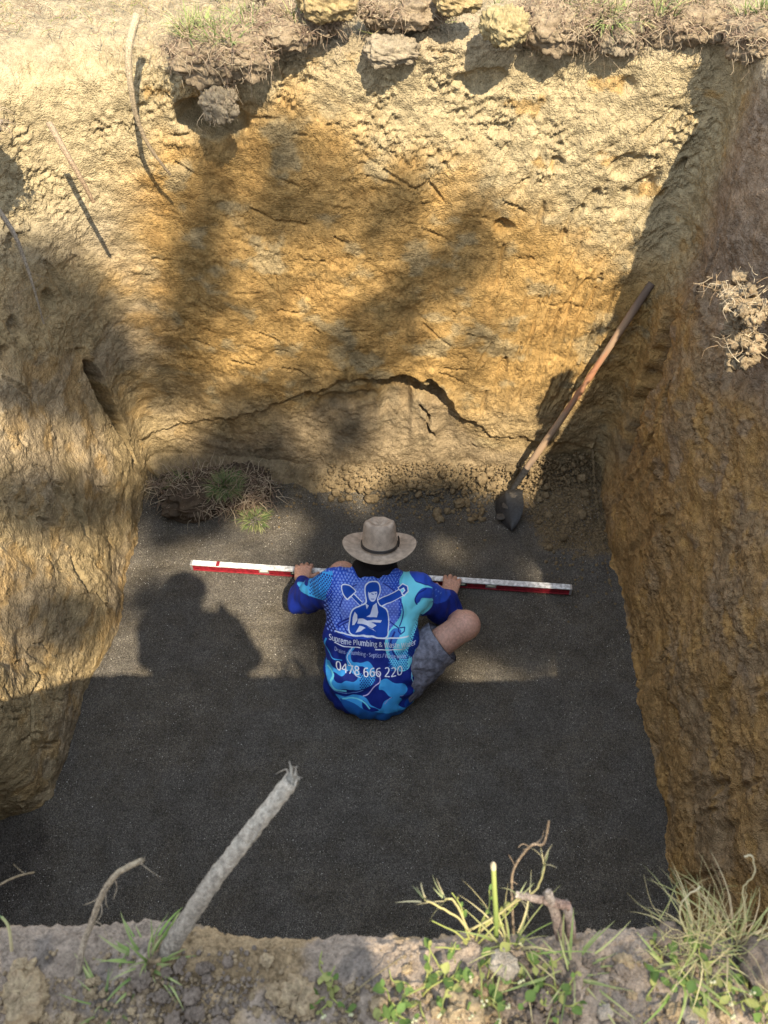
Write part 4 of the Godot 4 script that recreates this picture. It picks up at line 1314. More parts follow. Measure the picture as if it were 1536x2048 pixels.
func build_clods() -> void:
	rng.seed = 210
	# soil fallen along the foot of the back wall and into the right corner
	var forms := clod_variants(7, Color(0.34, 0.26, 0.15), Color(0.27, 0.20, 0.12))
	var made := 0
	while made < 105:
		var x := rng.randf_range(-0.35, 1.14)
		var d := rng.randf_range(3.10, 3.42) if x < 0.72 else rng.randf_range(2.88, 3.42)
		if x < 0.3 and d < 3.24 or absf(x - 0.72) < 0.14 and d < 3.26:
			continue
		var r := lerpf(0.012, 0.038, rng.randf() * rng.randf())
		var corner := x > 0.72
		var o := single("soil_clod", "brown soil clod in the heap in the back right corner" if corner else "brown soil clod fallen along the foot of the back wall", "clod", forms[rng.randi() % forms.size()], M.clod, V(x, floor_height(x, d) + r * 0.4 + maxf(0.0, (d - 3.22)) * 0.35, d), "soil clods in the right corner" if corner else "soil clods along the back wall")
		o.basis = Basis.from_euler(Vector3(rng.randf() * TAU, rng.randf() * TAU, rng.randf())).scaled(Vector3.ONE * r)
		made += 1
	crumbs("soil_crumbs", 5200, forms, 0.0025, 0.011, func() -> Vector3:
		var x := minf(1.2, rng.randfn(0.35, 0.5)) if rng.randf() < 0.6 else minf(1.2, 1.0 + rng.randfn(0, 0.16))
		var d := 3.44 - absf(rng.randfn(0, 0.15)) * (1.0 + 1.2 * sst(0.7, 1.0, x))
		if absf(x - 0.72) < 0.12 and d < 3.24:
			d += 0.2
		return V(x, floor_height(x, d) + maxf(0.0, d - 3.24) * 0.4, d), "loose brown soil crumbs along the foot of the back wall")
	# crumbly soil on the near bank
	var tans := clod_variants(6, Color(0.46, 0.36, 0.22), Color(0.40, 0.30, 0.19), 14)
	var greys := clod_variants(5, Color(0.24, 0.19, 0.15), Color(0.31, 0.25, 0.20), 12)
	for q in [["large yellow clod at the bottom left corner", -0.437, 0.240, 0.030, 0], ["yellow clod behind the bottom left clod", -0.452, 0.268, 0.018, 0], ["tall yellow clod beside the upright weed", -0.104, 0.243, 0.024, 0], ["pale angular stone among the weeds", 0.150, 0.276, 0.021, 2], ["brown rounded stone under the grass tuft", -0.302, 0.262, 0.013, 1], ["oval brown pebble in the bottom right", 0.352, 0.229, 0.011, 0], ["white oval pebble in the bottom right", 0.370, 0.222, 0.012, 2], ["pale pebble at the bottom edge", 0.268, 0.226, 0.011, 2], ["grey soil ridge right of the tussock", 0.475, 0.272, 0.036, 1], ["broad yellow clod at the bottom centre", 0.098, 0.226, 0.024, 0], ["dark burnt-looking clod on the edge beside the tussock", 0.365, 0.305, 0.020, 1]]:
		var o: MeshInstance3D
		if q[4] == 2:
			var s := Shape.new()
			s.lump(Vector3.ZERO, Vector3(1.0, 0.72, 0.85), n_mid, 0.25, 0.14, Color(0.50, 0.44, 0.36), Color(0.42, 0.36, 0.29), 14)
			o = single("stone", q[0], "stone", s.commit(), M.clod)
		else:
			o = single("near_clod", q[0], "clod", tans[rng.randi() % tans.size()] if q[4] == 0 else greys[rng.randi() % greys.size()], M.clod)
		o.position = V(q[1], 2.262 + q[3] * 0.35, q[2])
		o.basis = Basis.from_euler(Vector3(rng.randf_range(-0.4, 0.4), rng.randf() * TAU, rng.randf_range(-0.4, 0.4))).scaled(Vector3.ONE * q[3])
	for k in 150:
		var x := rng.randf_range(-0.5, 0.5)
		var d := rng.randf_range(0.20, 0.285)
		var hollow := (x > -0.28 and x < -0.18) or (x > 0.17 and x < 0.30)
		if d > 0.262 and not hollow and rng.randf() < 0.75:
			continue
		var r := lerpf(0.004, 0.016, rng.randf() * rng.randf())
		var o := single("bank_clod", "small dark soil clod on the near bank" if hollow else "small tan soil clod on the near bank", "clod", (greys if hollow else tans)[rng.randi() % 5], M.clod, V(x, 2.262 + r * 0.3, d), "dark clods on the near bank" if hollow else "tan clods on the near bank")
		o.basis = Basis.from_euler(Vector3(rng.randf() * TAU, rng.randf() * TAU, 0)).scaled(Vector3.ONE * r)
	for q in [["bank_crumbs", 4200, tans, 0.6, "fine tan soil crumbs over the near bank"], ["dark_crumbs", 2200, greys, 0.9, "fine dark soil crumbs in the hollows of the near bank"]]:
		crumbs(q[0], q[1], q[2], 0.0008, 0.0042, func() -> Vector3:
			var x := rng.randf_range(-0.52, 0.52)
			if q[3] > 0.8:
				x = (-0.22 if rng.randf() < 0.5 else 0.235) + rng.randfn(0, 0.05)
			return V(x, 2.261, rng.randf_range(0.19, 0.30) if rng.randf() < 0.2 else rng.randf_range(0.19, 0.265)), q[4])


func crumbs(called: String, count: int, forms: Array, r0: float, r1: float, place: Callable, label: String) -> void:
	var mm := MultiMesh.new()
	mm.transform_format = MultiMesh.TRANSFORM_3D
	var s := Shape.new()
	var c: Color = forms[0].surface_get_arrays(0)[Mesh.ARRAY_COLOR][40]
	s.lump(Vector3.ZERO, Vector3(1.0, 0.8, 0.9), n_mid, 0.5, 0.3, c, c * 0.8, 5)
	mm.mesh = s.commit()
	mm.instance_count = count
	for k in count:
		var r := lerpf(r0, r1, pow(rng.randf(), 3.0))
		var at: Vector3 = place.call()
		mm.set_instance_transform(k, Transform3D(Basis.from_euler(Vector3(rng.randf() * TAU, rng.randf() * TAU, 0)).scaled(Vector3.ONE * r), at + Vector3.UP * r * 0.3))
	var o := MultiMeshInstance3D.new()
	o.name = called
	o.multimesh = mm
	o.material_override = M.clod
	add_child(o)
	o.set_meta("kind", "stuff")
	tag(o, label, "soil")


# ---------------------------------------------------------------- people: distance fields meshed as surface nets

class Field:
	var lo: Vector3
	var n: Vector3i
	var cell: float
	var f := PackedFloat32Array()

	func _init(a: Vector3, b: Vector3, size: float) -> void:
		lo = a
		cell = size
		n = Vector3i((b - a) / size) + Vector3i.ONE * 2
		f.resize(n.x * n.y * n.z)
		f.fill(1000.0)

	func bone(a: Vector3, b: Vector3, ra: float, rb: float, k := 0.03, flat := Vector3.ZERO, by := 1.0) -> void:
		# a tapered capsule; FLAT is an axis along which it is BY times thinner
		var r := maxf(ra, rb) + k + cell * 3.0
		var p0 := Vector3i(((a.min(b) - Vector3.ONE * r) - lo) / cell).max(Vector3i.ZERO)
		var p1 := Vector3i(((a.max(b) + Vector3.ONE * r) - lo) / cell).min(n - Vector3i.ONE)
		var ba := b - a
		var inv := 1.0 / maxf(ba.length_squared(), 1e-9)
		for x in range(p0.x, p1.x + 1):
			for y in range(p0.y, p1.y + 1):
				for z in range(p0.z, p1.z + 1):
					var q := lo + Vector3(x, y, z) * cell - a
					var t := clampf(q.dot(ba) * inv, 0.0, 1.0)
					q -= ba * t
					if by != 1.0:
						q += flat * (q.dot(flat) * (by - 1.0))
					var d := (q.length() - lerpf(ra, rb, t)) / (1.0 if by == 1.0 else lerpf(1.0, by, 0.5))
					var i := (x * n.y + y) * n.z + z
					var e := f[i]
					var h := maxf(k - absf(d - e), 0.0) / k
					f[i] = minf(d, e) - h * h * k * 0.25

	func cut_below(y0: float, k := 0.02) -> void:
		# flatten what would sink into the ground
		for x in n.x:
			for y in n.y:
				var d := y0 - (lo.y + y * cell)
				for z in n.z:
					var i := (x * n.y + y) * n.z + z
					if f[i] < 1.0:
						var h := maxf(k - absf(d - f[i]), 0.0) / k
						f[i] = maxf(d, f[i]) + h * h * k * 0.25

	func carve(o: Vector3, normal: Vector3) -> void:
		# keep the side of the plane that NORMAL points away from
		for x in n.x:
			for y in n.y:
				for z in n.z:
					var i := (x * n.y + y) * n.z + z
					if f[i] < 1.0:
						f[i] = maxf(f[i], (lo + Vector3(x, y, z) * cell - o).dot(normal))

	func mesh_into(s: Shape, tone: Color) -> void:
		var at := PackedInt32Array()
		at.resize(f.size())
		at.fill(-1)
		var sx := n.y * n.z
		var sy := n.z
		for x in n.x - 1:
			for y in n.y - 1:
				for z in n.z - 1:
					var i := (x * n.y + y) * n.z + z
					var c := f[i]
					if absf(c) > cell * 3.0:
						continue
					var v := [c, f[i + 1], f[i + sy], f[i + sy + 1], f[i + sx], f[i + sx + 1], f[i + sx + sy], f[i + sx + sy + 1]]
					var neg := 0
					for e in v:
						if e < 0.0:
							neg += 1
					if neg == 0 or neg == 8:
						continue
					var sum := Vector3.ZERO
					var count := 0
					for e in [[0, 1], [2, 3], [4, 5], [6, 7], [0, 2], [1, 3], [4, 6], [5, 7], [0, 4], [1, 5], [2, 6], [3, 7]]:
						var a: float = v[e[0]]
						var b: float = v[e[1]]
						if (a < 0.0) != (b < 0.0):
							var t := a / (a - b)
							var pa := Vector3(e[0] >> 2, (e[0] >> 1) & 1, e[0] & 1)
							var pb := Vector3(e[1] >> 2, (e[1] >> 1) & 1, e[1] & 1)
							sum += pa.lerp(pb, t)
							count += 1
					at[i] = s.p.size()
					s.p.append(lo + (Vector3(x, y, z) + sum / count) * cell)
					s.n.append(Vector3(v[4] + v[5] + v[6] + v[7] - v[0] - v[1] - v[2] - v[3], v[2] + v[3] + v[6] + v[7] - v[0] - v[1] - v[4] - v[5], v[1] + v[3] + v[5] + v[7] - v[0] - v[2] - v[4] - v[6]).normalized())
					s.c.append(tone)
		for x in range(1, n.x - 1):
			for y in range(1, n.y - 1):
				for z in range(1, n.z - 1):
					var i := (x * n.y + y) * n.z + z
					var a := f[i]
					if absf(a) > cell * 3.0:
						continue
					for e in 3:
						var o: int = [sx, sy, 1][e]
						if (a < 0.0) == (f[i + o] < 0.0):
							continue
						var u: int = [sy, 1, sx][e]
						var w: int = [1, sx, sy][e]
						var q := [at[i], at[i - u], at[i - u - w], at[i - w]]
						if q[0] < 0 or q[1] < 0 or q[2] < 0 or q[3] < 0:
							continue
						if a < 0.0:
							s.i.append_array([q[0], q[2], q[1], q[0], q[3], q[2]])
						else:
							s.i.append_array([q[0], q[1], q[2], q[0], q[2], q[3]])


func hand_bones(f: Field, wrist: Vector3, fwd: Vector3, thumb: Vector3, up: Vector3, curl: float) -> void:
	# palm, four fingers of unequal length closing over a bar, a thumb that leaves the side of the palm
	var knuckle := wrist + fwd * 0.094
	f.bone(wrist - fwd * 0.03, wrist + fwd * 0.02, 0.026, 0.025, 0.012, up, 1.25)
	for k in 4:
		var o := thumb * (0.034 - 0.0222 * k)
		var base := knuckle + o - fwd * (0.004 + 0.004 * absf(k - 1.0)) + up * (0.004 - 0.003 * absf(k - 1.2))
		f.bone(wrist + fwd * 0.012 + o * 0.6, base, 0.0185, 0.0142, 0.010, up, 1.1)
		var l: float = [0.044, 0.049, 0.046, 0.036][k]
		var dir := (fwd * cos(curl * 0.45) - up * sin(curl * 0.45) + thumb * (0.10 - 0.07 * k)).normalized()
		var p1 := base + dir * l
		f.bone(base, p1, 0.0118, 0.0104, 0.004)
		dir = (fwd * cos(curl * 1.2) - up * sin(curl * 1.2) + thumb * (0.05 - 0.04 * k)).normalized()
		var p2 := p1 + dir * l * 0.62
		f.bone(p1, p2, 0.0106, 0.0097, 0.004)
		dir = (fwd * cos(curl * 1.75) - up * sin(curl * 1.75)).normalized()
		f.bone(p2, p2 + dir * l * 0.48, 0.0096, 0.0084, 0.004)
	var t0 := wrist + fwd * 0.022 + thumb * 0.026 - up * 0.006
	var t1 := t0 + (fwd * 0.55 + thumb * 0.75 - up * 0.2).normalized() * 0.040
	var t2 := t1 + (fwd * 0.75 + thumb * 0.45 - up * 0.35).normalized() * 0.030
	f.bone(t0 - thumb * 0.012, t1, 0.0155, 0.0115, 0.010)
	f.bone(t1, t2, 0.0115, 0.0100, 0.004)
	f.bone(t2, t2 + (fwd * 0.85 + thumb * 0.2 - up * 0.45).normalized() * 0.024, 0.0100, 0.0082, 0.004)


const PEL := [-0.050, 0.135, 2.010]


func build_worker() -> void:
	var root := V(-0.05, 0.0, 2.05)
	var t := thing("person", "person in blue printed long-sleeved shirt, grey shorts and felt hat sitting on the gravel", "person", root)
	var w := func(x: float, h: float, d: float) -> Vector3: return V(x, h, d) - root
	var sh_l: Vector3 = w.call(-0.235, 0.485, 2.265)
	var sh_r: Vector3 = w.call(0.150, 0.485, 2.240)
	var el_l: Vector3 = w.call(-0.392, 0.235, 2.385)
	var el_r: Vector3 = w.call(0.296, 0.225, 2.335)
	var wr_l: Vector3 = w.call(-0.425, 0.108, 2.590)
	var wr_r: Vector3 = w.call(0.335, 0.108, 2.500)
	var hip_l: Vector3 = w.call(-0.145, 0.13, 2.03)
	var hip_r: Vector3 = w.call(0.055, 0.13, 2.02)
	var kn_l: Vector3 = w.call(-0.200, 0.36, 2.420)
	var kn_r: Vector3 = w.call(0.372, 0.335, 2.150)
	var an_l: Vector3 = w.call(-0.205, 0.085, 2.53)
	var an_r: Vector3 = w.call(0.325, 0.085, 2.375)
	var head: Vector3 = w.call(-0.020, 0.640, 2.345)
	# --- bare body
	var s := Shape.new()
	var f := Field.new(Vector3(-0.55, -0.01, -0.62), Vector3(0.60, 0.86, 0.22), 0.011)
	f.bone(w.call(-0.05, 0.15, 2.03), w.call(-0.047, 0.42, 2.24), 0.075, 0.07, 0.05)
	f.bone(sh_l, sh_r, 0.042, 0.042, 0.04)
	f.bone(w.call(-0.045, 0.53, 2.25), head + Vector3(0, -0.07, 0.02), 0.062, 0.058, 0.03)
	f.bone(head + Vector3(0, -0.02, 0.01), head + Vector3(0, 0.035, 0.0), 0.076, 0.074, 0.04)
	f.bone(head + Vector3(0, -0.075, -0.055), head + Vector3(0, -0.03, -0.055), 0.045, 0.06, 0.04)  # jaw and face
	f.bone(head + Vector3(0, -0.02, -0.105), head + Vector3(0, -0.045, -0.118), 0.010, 0.014, 0.015)  # nose
	for e in [-1.0, 1.0]:
		f.bone(head + Vector3(e * 0.083, -0.015, 0.01), head + Vector3(e * 0.088, -0.050, 0.0), 0.013, 0.010, 0.008)  # ears
	for q in [[sh_l, el_l, wr_l], [sh_r, el_r, wr_r]]:
		f.bone(q[0], q[1], 0.042, 0.036, 0.02)
		f.bone(q[1], q[2], 0.036, 0.027, 0.02)
	for q in [[hip_l, kn_l, an_l], [hip_r, kn_r, an_r]]:
		f.bone(q[0], q[1], 0.082, 0.062, 0.04)
		f.bone(q[1], q[1] + Vector3(0, -0.012, -0.01), 0.0615, 0.058, 0.03)
		f.bone(q[1].lerp(q[2], 0.04), q[1].lerp(q[2], 0.4), 0.056, 0.054, 0.03)
		f.bone(q[1].lerp(q[2], 0.4), q[2], 0.054, 0.038, 0.02)
	f.cut_below(0.012)
	f.mesh_into(s, Color.WHITE)
	for q in [[wr_l, Vector3(0.02, -0.10, -1.0), 1.0, 1.05], [wr_r, Vector3(0.18, -0.08, -1.0), -1.0, 0.8]]:
		var fwd: Vector3 = q[1].normalized()
		var up := (Vector3.UP - fwd * fwd.y).normalized()
		var thumb: Vector3 = fwd.cross(up).normalized() * q[2]
		var g := Field.new(q[0] + Vector3(-0.12, -0.12, -0.20), q[0] + Vector3(0.12, 0.07, 0.07), 0.0038)
		hand_bones(g, q[0], fwd, thumb, up, q[3])
		g.mesh_into(s, Color.WHITE)
	part(t, "body", s.commit(), M.skin)
	# --- hair and dark collar under the hat
	var hair := Shape.new()
	var hf := Field.new(head + Vector3(-0.13, -0.17, -0.15), head + Vector3(0.13, 0.13, 0.16), 0.007)
	hf.bone(head + Vector3(0, -0.02, 0.018), head + Vector3(0, 0.03, 0.005), 0.082, 0.076, 0.03)
	hf.bone(head + Vector3(0, -0.05, 0.035), head + Vector3(0, -0.085, 0.035), 0.066, 0.058, 0.02)
	hf.carve(head + Vector3(0, -0.02, -0.03), Vector3(0, -0.5, -0.86))
	hf.mesh_into(hair, Color.WHITE)
	part(t, "hair", hair.commit(), M.hair)
	var cs := Shape.new()
	var cf := Field.new(Vector3(-0.20, 0.40, -0.40), Vector3(0.24, 0.66, -0.02), 0.007)
	cf.bone(w.call(-0.092, 0.575, 2.262), w.call(0.012, 0.575, 2.262), 0.040, 0.040, 0.02)
	cf.bone(w.call(-0.105, 0.570, 2.30), w.call(0.022, 0.570, 2.30), 0.040, 0.040, 0.03)
	cf.mesh_into(cs, Color.WHITE)
	part(t, "collar", cs.commit(), M.hair)
	# --- shorts
	var ss := Shape.new()
	var sf := Field.new(Vector3(-0.36, -0.01, -0.42), Vector3(0.50, 0.52, 0.25), 0.0085)
	sf.bone(w.call(-0.12, 0.115, 2.04), w.call(0.02, 0.115, 2.04), 0.108, 0.108, 0.04)
	sf.bone(hip_r, hip_r.lerp(kn_r, 0.66), 0.105, 0.101, 0.03)
	sf.bone(hip_l, hip_l.lerp(kn_l, 0.70), 0.105, 0.095, 0.03)
	sf.bone(hip_r + Vector3(0.03, -0.05, 0.04), hip_r.lerp(kn_r, 0.5) + Vector3(0.0, -0.05, 0.04), 0.085, 0.07, 0.03)
	var leg := (kn_r - hip_r).normalized()
	sf.carve(hip_r.lerp(kn_r, 0.64), (leg + Vector3(0, 0.0, 0.1)).normalized())
	sf.cut_below(0.008)
	sf.mesh_into(ss, Color.WHITE)
	wrinkle(ss, 0.006, 8.0, Vector3(1.0, 1.0, 2.2))
	part(t, "shorts", ss.commit(), M.shorts)
	var hem := Shape.new()
	hem_ring(hem, hip_r.lerp(kn_r, 0.625), leg, 0.1005, 0.0045, 0.022)
	part(t, "shorts_hem", hem.commit(), M.shorts)
	# --- boots
	for q in [[an_l, Vector3(0.0, 0.0, -1.0)], [an_r, Vector3(-0.4, 0.0, -0.9)]]:
		var bs := Shape.new()
		var bf := Field.new(q[0] + Vector3(-0.18, -0.10, -0.22), q[0] + Vector3(0.18, 0.13, 0.14), 0.009)
		var dir: Vector3 = q[1].normalized()
		bf.bone(q[0] + Vector3(0, 0.05, 0), q[0] + Vector3(0, -0.03, 0), 0.050, 0.050, 0.03)
		bf.bone(q[0] + Vector3(0, -0.040, 0) - dir * 0.02, q[0] + Vector3(0, -0.048, 0) + dir * 0.12, 0.044, 0.038, 0.03)
		bf.cut_below(q[0].y - 0.078 + 0.0)
		bf.mesh_into(bs, Color.WHITE)
		part(t, "boot", bs.commit(), M.boot)
	build_shirt(t, w, sh_l, sh_r, el_l, el_r, wr_l, wr_r)
	build_hat(t, w.call(-0.020, 0.702, 2.312))


func hem_ring(s: Shape, at: Vector3, axis: Vector3, r: float, tube_r: float, width: float) -> void:
	var u := axis.cross(Vector3.UP).normalized()
	var v := axis.cross(u).normalized()
	var seg := 40
	var prof := [[-width, -tube_r], [-width, tube_r], [width, tube_r], [width, -tube_r]]
	for k in seg:
		var a := TAU * k / seg
		var o := u * cos(a) + v * sin(a)
		var rr := r * (1.0 + 0.035 * sin(a * 3.0 + 1.0) + 0.02 * sin(a * 7.0))
		for q in prof:
			s.p.append(at + axis * q[0] + o * (rr + q[1]))
			s.n.append(o if q[1] > 0.0 else -o)
			s.c.append(Color.WHITE)
	for k in seg:
		for j in 4:
			var a := k * 4 + j
			var b := k * 4 + (j + 1) % 4
			var c := ((k + 1) % seg) * 4 + j
			var e := ((k + 1) % seg) * 4 + (j + 1) % 4
			s.i.append_array([a, b, c, b, e, c])


func wrinkle(s: Shape, amp: float, freq: float, stretch: Vector3) -> void:
	var nz := noise(FastNoiseLite.TYPE_SIMPLEX_SMOOTH, freq, 2, 91)
	for k in s.p.size():
		var q := s.p[k] * stretch
		var v := absf(nz.get_noise_3dv(q)) * 2.0 - 0.5 + 0.4 * nz.get_noise_3dv(q * 2.4)
		var fold := sin(62.0 * (s.p[k].y + 0.32 * absf(s.p[k].x)) + 5.0 * nz.get_noise_3dv(q * 0.6)) * sst(0.05, 0.14, s.p[k].y) * sst(0.36, 0.22, s.p[k].y) * sst(0.02, 0.14, absf(s.p[k].x))
		s.p[k] += s.n[k] * (amp * v + 0.55 * amp * fold)
	smooth_normals(s)


func build_shirt(t: Node3D, w: Callable, sh_l: Vector3, sh_r: Vector3, el_l: Vector3, el_r: Vector3, wr_l: Vector3, wr_r: Vector3) -> void:
	var s := Shape.new()
	var f := Field.new(Vector3(-0.52, -0.01, -0.62), Vector3(0.52, 0.64, 0.27), 0.0085)
	var back := Vector3(0, 0.6, 0.8)
	f.bone(w.call(-0.155, 0.435, 2.215), w.call(0.055, 0.435, 2.20), 0.118, 0.118, 0.05, back, 1.25)
	f.bone(w.call(-0.150, 0.30, 2.11), w.call(0.045, 0.30, 2.10), 0.122, 0.122, 0.06, back, 1.15)
	f.bone(w.call(-0.145, 0.17, 2.04), w.call(0.038, 0.17, 2.03), 0.126, 0.126, 0.06)
	f.bone(w.call(-0.143, 0.08, 2.00), w.call(0.028, 0.08, 1.995), 0.134, 0.134, 0.05)
	f.bone(w.call(-0.060, 0.05, 1.945), w.call(-0.02, 0.05, 1.945), 0.098, 0.098, 0.06)
	f.bone(sh_l + Vector3(0.03, 0.0, 0.0), sh_r + Vector3(-0.03, 0.0, 0.0), 0.072, 0.072, 0.05)
	f.bone(w.call(-0.12, 0.545, 2.255), w.call(0.03, 0.545, 2.25), 0.045, 0.045, 0.06)
	for q in [[sh_l, el_l, wr_l, -1.0], [sh_r, el_r, wr_r, 1.0]]:
		var hang := Vector3(q[3] * 0.008, -0.022, 0.012)
		f.bone(q[0], q[1], 0.074, 0.066, 0.05)
		f.bone(q[0].lerp(q[1], 0.35) + hang, q[1] + hang, 0.062, 0.058, 0.04)
		f.bone(q[1], q[1].lerp(q[2], 0.78), 0.066, 0.043, 0.03)
		f.bone(q[1].lerp(q[2], 0.78), q[1].lerp(q[2], 0.84), 0.043, 0.0385, 0.012)
	f.cut_below(0.008, 0.01)
	f.mesh_into(s, Color.WHITE)
	wrinkle(s, 0.0105, 5.0, Vector3(1.7, 0.75, 0.9))
	# the print lies flat on the back: u across the shoulders, v down the spine from the neck
	var o: Vector3 = w.call(-0.047, 0.60, 2.23)
	var down := Vector3(0, -0.58, 0.41).normalized()
	var uv := PackedVector2Array()
	uv.resize(s.p.size())
	for k in s.p.size():
		var q := s.p[k] - o
		if absf(q.x) > 0.2:
			q.x = signf(q.x) * (0.2 + (absf(q.x) - 0.2) * 0.72)  # the sleeves carry the print on past the side seams
		uv[k] = Vector2((640.0 + q.x / 0.000590) / 1536.0, (128.0 + q.dot(down) / 0.000607) / 1306.0)
	var a := []
	a.resize(Mesh.ARRAY_MAX)
	a[Mesh.ARRAY_VERTEX] = s.p
	a[Mesh.ARRAY_NORMAL] = s.n
	a[Mesh.ARRAY_TEX_UV] = uv
	a[Mesh.ARRAY_INDEX] = s.i
	var m := ArrayMesh.new()
	m.add_surface_from_arrays(Mesh.PRIMITIVE_TRIANGLES, a)
	var cloth := mat(Color(0.97, 0.97, 0.97), 0.62, 0.35)
	cloth.albedo_texture = shirt_print()
	cloth.texture_repeat = false
	var sh := part(t, "shirt", m, cloth)
	sh.set_meta("label", "blue shirt with a worker emblem, white lettering and a phone number on its back")


func build_hat(t: Node3D, at: Vector3) -> void:
	var hat := Node3D.new()
	hat.name = "hat"
	t.add_child(hat)
	hat.position = at
	hat.rotation = Vector3(-deg_to_rad(26.0), 0.06, -0.035)
	hat.set_meta("label", "dusty grey-brown felt hat with a thin dark band")
	var seg := 56
	# crown: oval, pinched at the front, creased along the top
	var crown := Shape.new()
	var prof := [[0.098, -0.012], [0.0965, 0.0], [0.0945, 0.03], [0.0915, 0.06], [0.0885, 0.092], [0.0855, 0.108], [0.079, 0.119], [0.069, 0.122], [0.054, 0.117], [0.038, 0.108], [0.02, 0.102], [0.0, 0.100]]
	for r in prof.size():
		for k in seg:
			var a := TAU * k / seg
			var x: float = cos(a) * prof[r][0] * 0.80
			var z: float = sin(a) * prof[r][0] * 1.02
			var y: float = prof[r][1]
			if y > 0.07:
				y -= 0.012 * sst(0.02, -0.09, z) * sst(0.07, 0.11, y)
			var pinch := exp(-pow((z + 0.06) / 0.03, 2.0)) * sst(0.05, 0.11, y)
			x *= 1.0 - 0.22 * pinch
			crown.p.append(Vector3(x, y + 0.002 * sin(a * 5.0), z) * (1.0 + 0.008 * sin(a * 3.0 + r)))
			crown.n.append(Vector3.UP)
			crown.c.append(Color.WHITE)
	for r in prof.size() - 1:
		for k in seg:
			var a := r * seg + k
			var b := r * seg + (k + 1) % seg
			crown.i.append_array([a, a + seg, b, b, a + seg, b + seg])
	part(hat, "crown", fix_out(smooth_normals(crown), Vector3(0, 0.03, 0)).commit(), M.felt)
	var brim := Shape.new()
	var ring := [[0.072, 0.0], [0.10, -0.004], [0.125, -0.005], [0.146, -0.001], [0.160, 0.004], [0.1625, 0.003], [0.160, 0.0005], [0.146, -0.0045], [0.125, -0.0085], [0.10, -0.0075], [0.072, -0.004]]
	for r in ring.size():
		for k in seg:
			var a := TAU * k / seg
			var up: float = 0.016 * sst(0.09, 0.16, ring[r][0]) * pow(absf(cos(a)), 2.0) - 0.008 * sst(0.09, 0.16, ring[r][0]) * pow(absf(sin(a)), 2.0)
			brim.p.append(Vector3(cos(a) * ring[r][0] * 1.0, ring[r][1] + up + 0.002 * sin(a * 2.0 + 0.7), sin(a) * ring[r][0] * 1.12))
			brim.n.append(Vector3.UP)
			brim.c.append(Color.WHITE)
	for r in ring.size() - 1:
		for k in seg:
			var a := r * seg + k
			var b := r * seg + (k + 1) % seg
			brim.i.append_array([a, a + seg, b, b, a + seg, b + seg])
	part(hat, "brim", smooth_normals(brim).commit(), M.felt)
	var band := Shape.new()
	for j in 2:
		var pts := PackedVector3Array()
		for k in 49:
			var a := TAU * k / 48.0
			pts.append(Vector3(cos(a) * 0.0785, 0.008 + j * 0.0075, sin(a) * 0.1000))
		band.tube(pts, [0.0036, 0.0036], 7, Color.WHITE, Color.WHITE)
	part(hat, "band", band.commit(), M.band)
	var knot := Shape.new()
	knot.tube(PackedVector3Array([Vector3(0.079, 0.0, 0.01), Vector3(0.084, 0.02, 0.012), Vector3(0.083, 0.042, 0.016), Vector3(0.080, 0.055, 0.02)]), [0.006, 0.0045, 0.003], 7, Color.WHITE, Color.WHITE)
	part(hat, "band_knot", knot.commit(), M.band)


func fix_out(s: Shape, mid: Vector3) -> Shape:
	# turn the sheet so that its faces look away from MID
	var sum := 0.0
	for k in s.p.size():
		sum += signf(s.n[k].dot(s.p[k] - mid))
	if sum < 0.0:
		for k in s.n.size():
			s.n[k] = -s.n[k]
		for k in range(0, s.i.size(), 3):
			var a := s.i[k + 1]
			s.i[k + 1] = s.i[k + 2]
			s.i[k + 2] = a
	return s


# ---------------------------------------------------------------- the print on the shirt

const PW := 1152
const PH := 980
const PS := 0.75
var ink := PackedByteArray()


func dot(x: int, y: int, c: Color) -> void:
	if x >= 0 and y >= 0 and x < PW and y < PH:
		var i := (y * PW + x) * 3
		ink[i] = c.r8
		ink[i + 1] = c.g8
		ink[i + 2] = c.b8


func poly(c: Color, flat: Array) -> void:
	var pts := PackedVector2Array()
	for k in range(0, flat.size(), 2):
		pts.append(Vector2(flat[k], flat[k + 1]) * PS)
	fill(c, pts)


func fill(c: Color, pts: PackedVector2Array) -> void:
	var y0 := 1e9
	var y1 := -1e9
	for q in pts:
		y0 = minf(y0, q.y)
		y1 = maxf(y1, q.y)
	for y in range(maxi(0, int(y0)), mini(PH - 1, int(y1) + 1) + 1):
		var xs := []
		var yy := y + 0.5
		for k in pts.size():
			var a := pts[k]
			var b := pts[(k + 1) % pts.size()]
			if (a.y <= yy) != (b.y <= yy):
				xs.append(a.x + (yy - a.y) / (b.y - a.y) * (b.x - a.x))
		xs.sort()
		for k in range(0, xs.size() - 1, 2):
			for x in range(int(ceil(xs[k] - 0.5)), int(floor(xs[k + 1] - 0.5)) + 1):
				dot(x, y, c)


func blob(c: Color, flat: Array) -> void:
	# a closed curve through the points
	var pts := PackedVector2Array()
	var n := flat.size() / 2
	for k in n:
		var q := []
		for j in 4:
			var i := posmod(k + j - 1, n) * 2
			q.append(Vector2(flat[i], flat[i + 1]) * PS)
		for e in 6:
			pts.append(q[1].cubic_interpolate(q[2], q[0], q[3], e / 6.0))
	fill(c, pts)


